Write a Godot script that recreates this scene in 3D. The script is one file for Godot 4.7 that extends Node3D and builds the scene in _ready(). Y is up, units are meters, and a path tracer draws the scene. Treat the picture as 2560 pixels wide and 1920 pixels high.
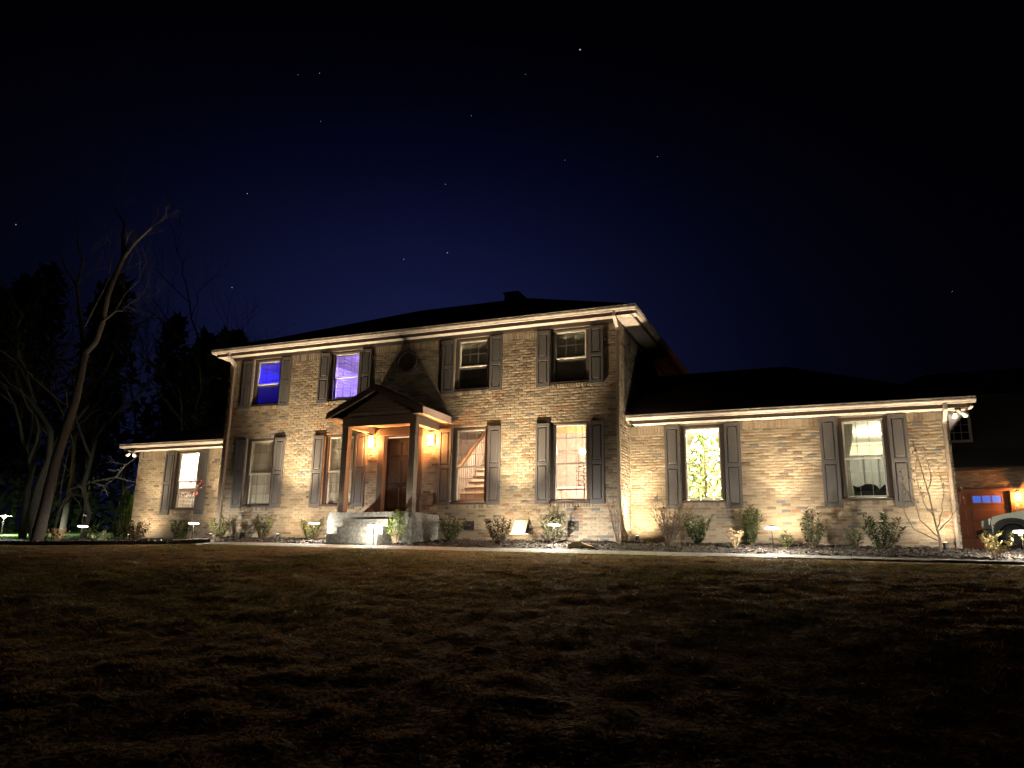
extends Node3D
# A two-storey brick house at night, lit by ground spotlights, path lights, porch lanterns and lit rooms.
# x runs along the front to the right, y up, z out of the front towards the lawn; metres.
# Main block: front wall at z = 0, x from -11.62 to 0. Side wings: front walls at z = -1.08.

const EYE := Vector3(4.503, -0.54, 17.22)
const SETBACK := -1.08
var rng := RandomNumberGenerator.new()
var M := {}
var bumps := FastNoiseLite.new()
var patches := FastNoiseLite.new()
var used := {}
var house: Node3D

func _ready() -> void:
	rng.seed = 11
	camera_and_sky()
	make_materials()
	spotlights()
	ground()
	house_shell()
	windows_and_shutters()
	porch()
	bricks_of_house()
	garage()
	rooms()
	blinds()
	lanterns_and_floods()
	path_lights()
	shrubs()
	trees()
	vehicle()
	yard_bits()
	lawn_grass()

# ------------------------------------------------------------------ camera, sky, exposure
func camera_and_sky() -> void:
	var cam := Camera3D.new()
	cam.name = "camera"
	cam.fov = 52.67
	cam.near = 0.05
	cam.far = 3000.0
	cam.position = EYE
	cam.rotation_degrees = Vector3(13.067, 22.602, 1.029)
	add_child(cam)
	var w := 512
	var h := 256
	var im := Image.create(w, h, false, Image.FORMAT_RGBAF)
	for y in h:
		var up := (0.5 - (y + 0.5) / h) * PI
		for x in w:
			# the glow of a town beyond the house fades slowly round the horizon and upwards
			var az := (float(x) + 0.5) / w * TAU
			var d := Vector3(sin(az) * cos(up), sin(up), -cos(az) * cos(up))
			var away := acos(clampf(d.dot(Vector3(-0.49, 0.0, -0.872).normalized()) / maxf(cos(up), 0.01), -1, 1))
			var side := exp(-pow(away / 0.33, 2.0))
			var e := maxf(rad_to_deg(up), 0.0)
			var blue := exp(-pow(e / 26.0, 4.0)) * (0.015 + 0.985 * side)
			var grey := exp(-pow(e / 24.0, 4.0)) * (0.02 + 0.98 * side)
			var c := Color(0.0003, 0.0003, 0.0008) + Color(0.0003, 0.0008, 0.043) * blue + Color(0.0085, 0.0108, 0.0088) * grey
			c.a = 1.0
			im.set_pixel(x, y, c)
	var pano := PanoramaSkyMaterial.new()
	pano.panorama = ImageTexture.create_from_image(im)
	var sky := Sky.new()
	sky.sky_material = pano
	var env := Environment.new()
	env.background_mode = Environment.BG_SKY
	env.sky = sky
	env.tonemap_mode = Environment.TONE_MAPPER_LINEAR
	env.tonemap_exposure = 1.0
	env.sdfgi_enabled = true
	env.ssao_enabled = true
	env.ssil_enabled = true
	var we := WorldEnvironment.new()
	we.name = "environment"
	we.environment = env
	add_child(we)

# ------------------------------------------------------------------ mesh helpers
class Mesher:
	var v := PackedVector3Array()
	var n := PackedVector3Array()
	var c := PackedColorArray()
	var col := Color.WHITE

	func tri(a: Vector3, b: Vector3, d: Vector3) -> void: # counter-clockwise seen from outside
		var k := (b - a).cross(d - a).normalized()
		v.append(a); v.append(d); v.append(b)
		for i in 3:
			n.append(k); c.append(col)

	func quad(a: Vector3, b: Vector3, d: Vector3, e: Vector3) -> void:
		var k := (d - a).cross(e - b).normalized()
		v.append(a); v.append(d); v.append(b); v.append(a); v.append(e); v.append(d)
		for i in 6:
			n.append(k); c.append(col)

	func box(lo: Vector3, hi: Vector3) -> void:
		boxt(Transform3D(Basis(), (lo + hi) * 0.5), hi - lo)

	func boxt(t: Transform3D, size: Vector3) -> void:
		var s := size * 0.5
		var p := []
		for i in 8:
			p.append(t * Vector3(s.x if i & 1 else -s.x, s.y if i & 2 else -s.y, s.z if i & 4 else -s.z))
		quad(p[4], p[5], p[7], p[6]); quad(p[1], p[0], p[2], p[3]); quad(p[5], p[1], p[3], p[7])
		quad(p[0], p[4], p[6], p[2]); quad(p[6], p[7], p[3], p[2]); quad(p[0], p[1], p[5], p[4])

	# a box whose front (+z) edges are bevelled by b
	func slab(lo: Vector3, hi: Vector3, b: float) -> void:
		var f := [Vector3(lo.x + b, lo.y + b, hi.z), Vector3(hi.x - b, lo.y + b, hi.z), Vector3(hi.x - b, hi.y - b, hi.z), Vector3(lo.x + b, hi.y - b, hi.z)]
		var m := [Vector3(lo.x, lo.y, hi.z - b), Vector3(hi.x, lo.y, hi.z - b), Vector3(hi.x, hi.y, hi.z - b), Vector3(lo.x, hi.y, hi.z - b)]
		var k := [Vector3(lo.x, lo.y, lo.z), Vector3(hi.x, lo.y, lo.z), Vector3(hi.x, hi.y, lo.z), Vector3(lo.x, hi.y, lo.z)]
		quad(f[0], f[1], f[2], f[3])
		for i in 4:
			var j := (i + 1) % 4
			quad(m[i], m[j], f[j], f[i]); quad(k[i], k[j], m[j], m[i])
		quad(k[3], k[2], k[1], k[0])

	func tube(pts: Array, radii: Array, sides := 6, cap := true) -> void:
		var rings := []
		var side := Vector3.ZERO
		for i in pts.size():
			var d: Vector3 = (pts[mini(i + 1, pts.size() - 1)] - pts[maxi(i - 1, 0)]).normalized()
			if i == 0:
				side = d.cross(Vector3(0.31, 0.27, 0.91)).normalized()
			side = (side - d * side.dot(d)).normalized()
			var up := d.cross(side)
			var ring := []
			for k in sides:
				var a := TAU * k / sides
				ring.append(pts[i] + (side * cos(a) + up * sin(a)) * float(radii[i]))
			rings.append(ring)
		for i in pts.size() - 1:
			for k in sides:
				var j := (k + 1) % sides
				quad_smooth(rings[i][k], rings[i][j], rings[i + 1][j], rings[i + 1][k], pts[i], pts[i + 1])
		if cap:
			for k in sides:
				var j := (k + 1) % sides
				tri(rings[0][j], rings[0][k], pts[0])
				tri(rings[-1][k], rings[-1][j], pts[-1])

	func quad_smooth(a: Vector3, b: Vector3, d: Vector3, e: Vector3, p: Vector3, q: Vector3) -> void:
		v.append(a); v.append(d); v.append(b); v.append(a); v.append(e); v.append(d)
		n.append((a - p).normalized()); n.append((d - q).normalized()); n.append((b - p).normalized())
		n.append((a - p).normalized()); n.append((e - q).normalized()); n.append((d - q).normalized())
		for i in 6:
			c.append(col)

	func lathe(at: Vector3, prof: Array, sides := 16) -> void: # prof: [radius, height] from the bottom up, outside to the right
		for i in prof.size() - 1:
			for k in sides:
				var a := TAU * k / sides
				var b := TAU * (k + 1) / sides
				var p: Array = prof[i]
				var q: Array = prof[i + 1]
				quad(at + Vector3(cos(b) * p[0], p[1], sin(b) * p[0]), at + Vector3(cos(a) * p[0], p[1], sin(a) * p[0]), at + Vector3(cos(a) * q[0], q[1], sin(a) * q[0]), at + Vector3(cos(b) * q[0], q[1], sin(b) * q[0]))

	# poly counter-clockwise in the plane of t's x and y, drawn out along t's z from w0 to w1
	func extrude(poly: PackedVector2Array, t: Transform3D, w0: float, w1: float) -> void:
		var area := 0.0
		for i in poly.size():
			area += poly[i].cross(poly[(i + 1) % poly.size()])
		if area < 0:
			poly = poly.duplicate()
			poly.reverse()
		var ix := Geometry2D.triangulate_polygon(poly)
		for i in range(0, ix.size(), 3):
			var p := [poly[ix[i]], poly[ix[i + 1]], poly[ix[i + 2]]]
			if (p[1] - p[0]).cross(p[2] - p[0]) < 0:
				p = [p[0], p[2], p[1]]
			tri(t * Vector3(p[0].x, p[0].y, w1), t * Vector3(p[1].x, p[1].y, w1), t * Vector3(p[2].x, p[2].y, w1))
			tri(t * Vector3(p[0].x, p[0].y, w0), t * Vector3(p[2].x, p[2].y, w0), t * Vector3(p[1].x, p[1].y, w0))
		for i in poly.size():
			var a := poly[i]
			var b := poly[(i + 1) % poly.size()]
			quad(t * Vector3(a.x, a.y, w0), t * Vector3(b.x, b.y, w0), t * Vector3(b.x, b.y, w1), t * Vector3(a.x, a.y, w1))

	func ball(at: Vector3, r: Vector3, seg := 10) -> void:
		var rows := maxi(seg / 2, 3)
		for i in rows:
			for k in seg:
				var p := []
				for q in [[i, k], [i, k + 1], [i + 1, k + 1], [i + 1, k]]:
					var th: float = PI * q[0] / rows
					var ph: float = TAU * q[1] / seg
					p.append(at + Vector3(sin(th) * cos(ph), cos(th), sin(th) * sin(ph)) * r)
				for t3 in [[0, 1, 2], [0, 2, 3]]:
					var q3 := [p[t3[0]], p[t3[1]], p[t3[2]]]
					if (q3[1] - q3[0]).cross(q3[2] - q3[0]).length() > 1e-9:
						v.append(q3[0]); v.append(q3[1]); v.append(q3[2])
						for z in 3:
							n.append(((q3[z] - at) / (r * r)).normalized()); c.append(col)

	func mesh() -> ArrayMesh:
		var a := []
		a.resize(Mesh.ARRAY_MAX)
		a[Mesh.ARRAY_VERTEX] = v
		a[Mesh.ARRAY_NORMAL] = n
		a[Mesh.ARRAY_COLOR] = c
		var m := ArrayMesh.new()
		m.add_surface_from_arrays(Mesh.PRIMITIVE_TRIANGLES, a)
		return m

func numbered(called: String) -> String:
	used[called] = used.get(called, 0) + 1
	return called if used[called] == 1 else "%s_%03d" % [called, used[called] - 1]

func thing(called: String, label: String, category: String, at := Vector3.ZERO, group := "", turn := 0.0) -> Node3D:
	var o := Node3D.new()
	o.name = numbered(called)
	o.position = at
	o.rotation.y = turn
	o.set_meta("label", label)
	o.set_meta("category", category)
	if group:
		o.set_meta("group", group)
	add_child(o)
	return o

func part(parent: Node, called: String, shape, m: Material, kind := "") -> MeshInstance3D:
	var o := MeshInstance3D.new()
	o.name = called
	o.mesh = shape.mesh() if shape is Mesher else shape
	o.material_override = m
	o.cast_shadow = GeometryInstance3D.SHADOW_CASTING_SETTING_ON
	if kind:
		o.set_meta("kind", kind)
	parent.add_child(o, true)
	return o

func holder(parent: Node, called: String, at := Vector3.ZERO) -> Node3D:
	var o := Node3D.new()
	o.name = called
	o.position = at
	parent.add_child(o, true)
	return o

func bx(lo: Vector3, hi: Vector3) -> Mesher:
	var s := Mesher.new()
	s.box(lo, hi)
	return s

func setting(called: String, shape, m: Material) -> MeshInstance3D:
	return part(self, called, shape, m, "structure")

# ------------------------------------------------------------------ materials
func noise_tex(freq: float, lo: float, hi: float, sd: int, oct := 4, kind := FastNoiseLite.TYPE_SIMPLEX_SMOOTH) -> NoiseTexture2D:
	var f := FastNoiseLite.new()
	f.seed = sd
	f.noise_type = kind
	f.frequency = freq
	f.fractal_octaves = oct
	var g := Gradient.new()
	g.set_color(0, Color(lo, lo, lo))
	g.set_color(1, Color(hi, hi, hi))
	var t := NoiseTexture2D.new()
	t.width = 512
	t.height = 512
	t.seamless = true
	t.noise = f
	t.color_ramp = g
	return t

func bump_tex(freq: float, sd: int, strength := 8.0) -> NoiseTexture2D:
	var t := noise_tex(freq, 0, 1, sd, 5)
	t.color_ramp = null
	t.as_normal_map = true
	t.bump_strength = strength
	return t

func mat(key: String, r: float, g: float, b: float, rough := 0.85, tex: Texture2D = null, scale := 1.0, bump: Texture2D = null, bump_scale := 0.6) -> StandardMaterial3D:
	var m := StandardMaterial3D.new()
	m.albedo_color = Color(r, g, b).linear_to_srgb()
	m.roughness = rough
	m.metallic_specular = 0.35
	if tex or bump:
		m.uv1_triplanar = true
		m.uv1_world_triplanar = true
		m.uv1_scale = Vector3.ONE * scale
	if tex:
		m.albedo_texture = tex
	if bump:
		m.normal_enabled = true
		m.normal_texture = bump
		m.normal_scale = bump_scale
	M[key] = m
	return m

func glow(key: String, c: Color, energy: float) -> StandardMaterial3D:
	var m := StandardMaterial3D.new()
	m.albedo_color = c
	m.emission_enabled = true
	m.emission = c
	m.emission_energy_multiplier = energy
	M[key] = m
	return m

func make_materials() -> void:
	var blot := noise_tex(0.02, 0.62, 1.0, 3, 5)
	var fine := noise_tex(0.07, 0.72, 1.0, 5, 3)
	var soft := noise_tex(0.012, 0.82, 1.0, 7, 4)
	var rough := bump_tex(0.05, 9, 10.0)
	var tiny := bump_tex(0.11, 12, 6.0)
	var mb := mat("brick", 1, 1, 1, 0.92, blot, 5.0, rough, 0.9)
	mb.vertex_color_use_as_albedo = true
	mat("mortar", 0.40, 0.33, 0.245, 0.95, fine, 3.0, rough, 0.7)
	mat("plain_wall", 0.27, 0.21, 0.15, 0.95, blot, 2.0, rough, 0.6)
	mat("cream_metal", 0.42, 0.355, 0.315, 0.5, soft, 0.7)
	mat("soffit_vinyl", 0.50, 0.43, 0.39, 0.6, soft, 0.9)
	mat("brown_trim", 0.085, 0.062, 0.05, 0.55, fine, 2.0)
	mat("downspout_paint", 0.22, 0.17, 0.135, 0.5, soft, 2.0)
	mat("shutter_paint", 0.104, 0.094, 0.093, 0.55, fine, 2.5, tiny, 0.25)
	mat("sash_white", 0.62, 0.58, 0.50, 0.45, soft, 1.5)
	mat("grille", 0.30, 0.275, 0.235, 0.5)
	mat("dark_siding", 0.035, 0.026, 0.022, 0.8, fine, 1.2)
	var sc := mat("screen_mesh", 0.14, 0.125, 0.115, 0.8)
	sc.transparency = BaseMaterial3D.TRANSPARENCY_ALPHA
	sc.albedo_color.a = 0.62
	mat("shingle", 0.10, 0.082, 0.074, 0.95, fine, 2.0, rough, 1.0)
	mat("concrete", 0.36, 0.34, 0.30, 0.93, blot, 0.9, tiny, 0.5)
	mat("walk_concrete", 0.33, 0.30, 0.25, 0.93, blot, 0.8, tiny, 0.5)
	mat("porch_wood", 0.31, 0.245, 0.195, 0.7, fine, 1.6)
	mat("porch_ceiling", 0.30, 0.22, 0.15, 0.7, fine, 1.2)
	mat("door_paint", 0.03, 0.023, 0.02, 0.45, soft, 2.0)
	mat("black_metal", 0.015, 0.014, 0.014, 0.45)
	mat("bronze_metal", 0.05, 0.042, 0.035, 0.4)
	M.bronze_metal.metallic = 0.6
	mat("pale_metal", 0.42, 0.42, 0.41, 0.35, soft, 3.0)
	mat("lamp_white", 0.75, 0.75, 0.74, 0.4)
	mat("brass", 0.45, 0.30, 0.12, 0.3)
	M.brass.metallic = 0.9
	mat("mulch", 0.062, 0.050, 0.042, 0.98, noise_tex(0.06, 0.35, 1.0, 21, 4), 1.2, rough, 1.2)
	mat("soil_lawn", 0.27, 0.208, 0.115, 0.98, noise_tex(0.03, 0.45, 1.0, 22, 5), 0.6, rough, 1.0)
	var g := mat("grass", 1, 1, 1, 0.9)
	g.vertex_color_use_as_albedo = true
	g.backlight_enabled = true
	g.backlight = Color(0.85, 0.76, 0.55)
	var lf := mat("leaf", 1, 1, 1, 0.42)
	lf.vertex_color_use_as_albedo = true
	lf.metallic_specular = 0.22
	lf.backlight_enabled = true
	lf.backlight = Color(0.22, 0.28, 0.10)
	mat("twig", 0.085, 0.06, 0.045, 0.9)
	mat("dry_stem", 0.34, 0.24, 0.13, 0.9)
	mat("bark", 0.075, 0.066, 0.055, 0.95, blot, 1.5, rough, 1.4)
	mat("pale_bark", 0.16, 0.15, 0.12, 0.95, blot, 1.5, rough, 1.4)
	mat("dark_bark", 0.060, 0.050, 0.042, 0.95, blot, 1.5, rough, 1.4)
	mat("dark_leaf", 0.032, 0.050, 0.022, 0.9)
	mat("stone", 0.40, 0.35, 0.27, 0.95, blot, 1.4, rough, 0.8)
	var gl := mat("glass", 0.05, 0.06, 0.06, 0.02)
	gl.transparency = BaseMaterial3D.TRANSPARENCY_ALPHA
	gl.albedo_color.a = 0.06
	gl.metallic_specular = 0.5
	var dg := mat("car_glass", 0.01, 0.01, 0.012, 0.05)
	dg.metallic_specular = 0.6
	mat("blind_white", 0.60, 0.56, 0.46, 0.55)
	M.blind_white.backlight_enabled = true
	M.blind_white.backlight = Color(0.22, 0.20, 0.18)
	# rooms
	mat("room_cream", 0.66, 0.62, 0.50, 0.9, soft, 0.8)
	mat("room_peach", 0.64, 0.54, 0.47, 0.9, soft, 0.8)
	mat("room_white", 0.72, 0.70, 0.66, 0.9, soft, 0.8)
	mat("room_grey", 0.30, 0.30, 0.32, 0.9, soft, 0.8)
	mat("floor_wood", 0.20, 0.10, 0.05, 0.4, fine, 0.9)
	mat("oak", 0.27, 0.13, 0.06, 0.4, fine, 1.5)
	mat("stair_white", 0.62, 0.55, 0.48, 0.5)
	mat("cabinet", 0.46, 0.33, 0.30, 0.45, soft, 1.0)
	mat("counter", 0.72, 0.66, 0.60, 0.25)
	mat("grey_cloth", 0.16, 0.165, 0.17, 0.95, fine, 3.0)
	mat("pillow_cloth", 0.48, 0.47, 0.40, 0.95, fine, 3.0)
	mat("dark_cloth", 0.028, 0.024, 0.022, 0.9, fine, 3.0)
	mat("curtain_cloth", 0.66, 0.64, 0.50, 0.95, fine, 2.0)
	mat("plant_pot", 0.30, 0.16, 0.09, 0.7)
	mat("car_paint", 0.38, 0.40, 0.33, 0.35)
	M.car_paint.clearcoat_enabled = true
	M.car_paint.clearcoat = 0.7
	mat("tyre", 0.014, 0.014, 0.014, 0.85, fine, 4.0)
	mat("tail_red", 0.25, 0.012, 0.01, 0.3)
	mat("garage_paint", 0.20, 0.085, 0.05, 0.6, fine, 1.5)
	mat("pink_trim", 0.42, 0.30, 0.26, 0.6)
	mat("tag_white", 0.7, 0.65, 0.62, 0.8)
	mat("slab_yellow", 0.62, 0.52, 0.30, 0.85, blot, 2.5, tiny, 0.5)
	glow("spot_lens", Color(1, 0.92, 0.74), 6.0)
	glow("path_glow", Color(1, 0.98, 0.94), 6.0)
	glow("lantern_bulb", Color(1, 0.78, 0.50), 14.0)
	glow("warm_lamp", Color(1, 0.82, 0.58), 9.0)
	glow("cool_lamp", Color(1, 0.97, 0.80), 6.0)
	glow("flood_glow", Color(1, 0.98, 0.92), 3.0)
	glow("blue_lamp", Color(0.16, 0.14, 1.0), 4.0)
	glow("violet_lamp", Color(0.66, 0.58, 1.0), 5.0)
	glow("tree_bulb", Color(1, 0.97, 0.82), 34.0)
	glow("yard_lamp_glow", Color(1, 0.97, 0.9), 5.0)
	glow("star_glow", Color(0.8, 0.88, 1.0), 1.0)
	glow("blue_window_glow", Color(0.22, 0.38, 0.80), 0.75)
	var fg := mat("frosted", 0.9, 0.85, 0.75, 0.3)
	fg.transparency = BaseMaterial3D.TRANSPARENCY_ALPHA
	fg.albedo_color.a = 0.12

func omni(parent: Node, at: Vector3, c: Color, e: float, size := 0.05) -> void:
	var l := OmniLight3D.new()
	l.name = "light"
	l.position = at
	l.light_color = c
	l.light_energy = e
	l.light_size = size
	l.omni_range = 40.0
	l.omni_attenuation = 2.0
	l.shadow_enabled = true
	parent.add_child(l, true)

# ------------------------------------------------------------------ ground spotlights
func spot(at: Vector3, aim: Vector3, beam: float, spill: float, label: String) -> void:
	at.y = height(at.x, at.z)
	var t := thing("ground_spotlight", label, "spotlight", at, "spotlights washing the brick walls")
	var head := at + Vector3(0, 0.10, 0)
	var d := (aim - head).normalized()
	var s := Mesher.new()
	s.tube([Vector3(0, -0.05, 0), Vector3(0, 0.06, 0)], [0.012, 0.012], 8)
	part(t, "stake", s, M.black_metal)
	var b := Mesher.new()
	var o := Vector3(0, 0.10, 0)
	b.tube([o - d * 0.075, o - d * 0.06, o + d * 0.05], [0.022, 0.038, 0.046], 14)
	part(t, "housing", b, M.black_metal)
	var k := Mesher.new()
	k.tube([o + d * 0.0505, o + d * 0.054], [0.040, 0.040], 14)
	part(t, "lens", k, M.spot_lens)
	# one lamp: its strong upward beam and the wide spill round it
	for q in [[beam, 39.0, aim], [spill, 72.0, Vector3(at.x, 1.15, 0.0 if at.x > -11.6 and at.x < 0.0 else SETBACK)]]:
		var l := SpotLight3D.new()
		l.name = "light"
		l.light_color = Color(1.0, 0.91, 0.745)
		l.light_energy = q[0]
		l.light_size = 0.035
		l.spot_angle = q[1]
		l.spot_angle_attenuation = 1.0
		l.spot_range = 40.0
		l.spot_attenuation = 2.0
		l.shadow_enabled = true
		t.add_child(l, true)
		l.transform = Transform3D(Basis.looking_at((q[2] - head).normalized(), Vector3(0.3, 0.2, 0.9)), o + d * 0.07)

func spotlights() -> void:
	bumps.seed = 4
	bumps.frequency = 0.55
	bumps.fractal_octaves = 4
	patches.seed = 8
	patches.frequency = 0.22
	patches.fractal_octaves = 3
	spot(Vector3(-15.20, 0, -0.35), Vector3(-14.9, 4.0, -0.50), 26.0, 5.5, "black ground spotlight behind the shrub at the low wing's outer corner")
	spot(Vector3(-12.15, 0, -0.45), Vector3(-12.2, 4.0, -0.60), 38.0, 6.0, "black ground spotlight hidden in the recess beside the tall block")
	spot(Vector3(-8.72, 0, 0.85), Vector3(-8.85, 6.0, 0.76), 104.0, 5.5, "black ground spotlight between the two windows left of the concrete steps")
	spot(Vector3(-2.45, 0, 0.85), Vector3(-2.4, 6.0, 0.76), 104.0, 5.5, "black ground spotlight between the stair hall and kitchen windows")
	spot(Vector3(0.28, 0, -0.52), Vector3(0.05, 5.0, -0.62), 44.0, 8.0, "black ground spotlight in the inner corner by the downspout")
	spot(Vector3(3.47, 0, -0.42), Vector3(3.45, 4.0, -0.50), 37.0, 6.0, "black ground spotlight on the wall between the two wing windows")
	spot(Vector3(6.46, 0, -0.48), Vector3(6.2, 4.0, -0.58), 30.0, 4.5, "black ground spotlight at the foot of the budding sapling")

# ------------------------------------------------------------------ ground
func lut(p: Array, x: float) -> float:
	for i in p.size() - 1:
		if x <= p[i + 1][0]:
			var t := clampf((x - p[i][0]) / (p[i + 1][0] - p[i][0]), 0, 1)
			return lerpf(p[i][1], p[i + 1][1], t)
	return p[-1][1]

func height(x: float, z: float) -> float:
	var g := lut([[-20.0, 0.0], [-12.0, 0.05], [-5.0, 0.0], [0.0, 0.0], [2.9, 0.0], [6.8, -0.08], [12.0, -0.10]], x)
	var e := lut([[-20.0, -0.27], [-14.8, -0.25], [-8.7, -0.17], [-5.0, -0.22], [0.0, -0.275], [3.6, -0.32], [7.0, -0.37], [14.0, -0.46]], x)
	var zw := -1.08 * clampf(maxf(absf(x + 5.8) - 5.6, 0.0) / 0.8, 0, 1)
	if z <= zw:
		var rise := 0.055 if x < -16.0 else (0.02 if x > 0.0 else 0.02)
		return g + (zw - z) * rise * (1.0 if z > -60 else 60.0 / -z)
	if z <= 2.3:
		return lerpf(g, e, (z - zw) / (2.3 - zw))
	var q := minf(z - 2.3, 22.0)
	var y := e - 0.045 * q - 0.0054 * q * q
	if z > 2.8:
		y += (bumps.get_noise_2d(x, z) * 0.03 + bumps.get_noise_2d(x * 4.1 + 50, z * 4.1) * 0.034) * clampf((z - 2.8) / 0.8, 0, 1)
	return y

func spaced(a: float, b: float, step: float, far: float) -> Array:
	var out := []
	var lo := []
	var d := step
	var p := a
	while p > -far:
		d *= 1.35
		p -= d
		lo.append(p)
	lo.reverse()
	out.append_array(lo)
	p = a
	while p < b:
		out.append(p)
		p += step
	d = step
	while p < far:
		out.append(p)
		d *= 1.35
		p += d
	out.append(far)
	return out

func sheet(xs: Array, zs: Array, lift: float, jitter := 0.0) -> Mesher:
	var s := Mesher.new()
	var y := []
	for z in zs:
		var row := PackedVector3Array()
		for x in xs:
			row.append(Vector3(x, height(x, z) + lift + (bumps.get_noise_2d(x * 14.0, z * 14.0) * jitter if jitter > 0 else 0.0), z))
		y.append(row)
	for i in zs.size() - 1:
		for k in xs.size() - 1:
			s.quad(y[i + 1][k], y[i + 1][k + 1], y[i][k + 1], y[i][k])
	return s

func ground() -> void:
	setting("lawn_ground", sheet(spaced(-22.0, 13.0, 0.16, 500.0), spaced(-1.3, 14.0, 0.13, 500.0), -0.03), M.soil_lawn)
	# planting bed along the front
	var xs := []
	var x := -18.0
	while x < 8.6:
		xs.append(x)
		x += 0.11
	var zs := []
	var z := -1.2
	while z < 2.25:
		zs.append(z)
		z += 0.1
	setting("mulch_bed", sheet(xs, zs, 0.0, 0.035), M.mulch)
	var chip := Mesher.new()
	chip.boxt(Transform3D(Basis(Vector3(1, 0.3, 0).normalized(), 0.5), Vector3.ZERO), Vector3(0.05, 0.009, 0.018))
	var mm := MultiMesh.new()
	mm.transform_format = MultiMesh.TRANSFORM_3D
	mm.use_colors = true
	mm.mesh = chip.mesh()
	mm.instance_count = 9000
	for i in 9000:
		var p := Vector3(rng.randf_range(-17.8, 8.4), 0, rng.randf_range(-1.0, 1.95))
		p.y = height(p.x, p.z) + 0.012 + bumps.get_noise_2d(p.x * 14.0, p.z * 14.0) * 0.035
		mm.set_instance_transform(i, Transform3D(Basis.from_euler(Vector3(rng.randf_range(-0.5, 0.5), rng.randf() * TAU, rng.randf_range(-0.5, 0.5))).scaled(Vector3.ONE * rng.randf_range(0.6, 1.5)), p))
		var t := rng.randf_range(0.45, 1.7)
		mm.set_instance_color(i, Color(0.075, 0.06, 0.05) * t)
	var mi := MultiMeshInstance3D.new()
	mi.name = "mulch_chips"
	mi.multimesh = mm
	mi.material_override = M.grass
	mi.set_meta("kind", "stuff")
	mi.set_meta("label", "loose dark mulch chips strewn over the planting bed")
	mi.set_meta("category", "mulch")
	add_child(mi)
	# concrete walk along the bed: slabs with joints
	var walk := Node3D.new()
	walk.name = "garden_path"
	walk.set_meta("kind", "structure")
	add_child(walk)
	x = -9.6
	while x < 8.2:
		var x1 := x + 1.18
		var s := Mesher.new()
		var taper := clampf(1.0 - (x - 1.0) / 8.0, 0.35, 1.0)
		var z0 := 2.2
		var z1 := z0 + 0.70 * taper
		var dy := 0.022
		var a := Vector3(x, height(x, z0) + dy, z0)
		var b := Vector3(x1, height(x1, z0) + dy, z0)
		var c := Vector3(x1, height(x1, 2.3) - 0.115 * (z1 - 2.3) + dy, z1)
		var d := Vector3(x, height(x, 2.3) - 0.115 * (z1 - 2.3) + dy, z1)
		var dn := Vector3(0, -0.14, 0)
		s.quad(d, c, b, a)
		s.quad(d + dn, c + dn, c, d); s.quad(b + dn, a + dn, a, b); s.quad(a + dn, d + dn, d, a); s.quad(c + dn, b + dn, b, c)
		part(walk, "slab", s, M.walk_concrete)
		x = x1 + 0.012
	part(walk, "slab", bx(Vector3(-6.45, -0.40, 1.985), Vector3(-5.20, -0.150, 2.19)), M.walk_concrete)
	# driveway in front of the garage
	var dx := []
	var dz := []
	for i in 12:
		dx.append(7.6 + i * 1.2)
	for i in 15:
		dz.append(-13.9 + i * 0.88)
	setting("driveway", sheet(dx, dz, 0.015), M.concrete)

# ------------------------------------------------------------------ house
# openings: [centre x, bottom, top, half width]
var main_holes := []
var wing_holes := []
var left_holes := []
const MAIN_X := [-10.24, -7.60, -3.77, -1.17]

func wall_slab(fr: Transform3D, x0: float, x1: float, y0: float, y1: float, thick: float, holes: Array) -> Mesher:
	var s := Mesher.new()
	var xs := [x0, x1]
	var ys := [y0, y1]
	for h in holes:
		xs.append(h.position.x); xs.append(h.end.x); ys.append(h.position.y); ys.append(h.end.y)
	xs.sort(); ys.sort()
	var solid := func(i: int, j: int) -> bool:
		if i < 0 or j < 0 or i >= xs.size() - 1 or j >= ys.size() - 1:
			return false
		var p := Vector2((xs[i] + xs[i + 1]) / 2, (ys[j] + ys[j + 1]) / 2)
		for h in holes:
			if h.has_point(p):
				return false
		return true
	for i in xs.size() - 1:
		for j in ys.size() - 1:
			if xs[i + 1] - xs[i] < 1e-5 or ys[j + 1] - ys[j] < 1e-5 or not solid.call(i, j):
				continue
			var f := []
			var b := []
			for q in [[i, j], [i + 1, j], [i + 1, j + 1], [i, j + 1]]:
				f.append(fr * Vector3(xs[q[0]], ys[q[1]], 0))
				b.append(fr * Vector3(xs[q[0]], ys[q[1]], -thick))
			s.quad(f[0], f[1], f[2], f[3])
			s.quad(b[1], b[0], b[3], b[2])
			var ni := i + 1
			while ni < xs.size() - 1 and xs[ni + 1] - xs[ni] < 1e-5: ni += 1
			var pi := i - 1
			while pi >= 0 and xs[pi + 1] - xs[pi] < 1e-5: pi -= 1
			var nj := j + 1
			while nj < ys.size() - 1 and ys[nj + 1] - ys[nj] < 1e-5: nj += 1
			var pj := j - 1
			while pj >= 0 and ys[pj + 1] - ys[pj] < 1e-5: pj -= 1
			if not solid.call(ni, j): s.quad(f[1], b[1], b[2], f[2])
			if not solid.call(pi, j): s.quad(b[0], f[0], f[3], b[3])
			if not solid.call(i, nj): s.quad(f[3], f[2], b[2], b[3])
			if not solid.call(i, pj): s.quad(b[0], b[1], f[1], f[0])
	return s

func rect(cx: float, y0: float, y1: float, hw: float) -> Rect2:
	return Rect2(cx - hw, y0, hw * 2, y1 - y0)

var wall_nodes := {}
const FRONT := Transform3D(Basis(), Vector3.ZERO)

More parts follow.
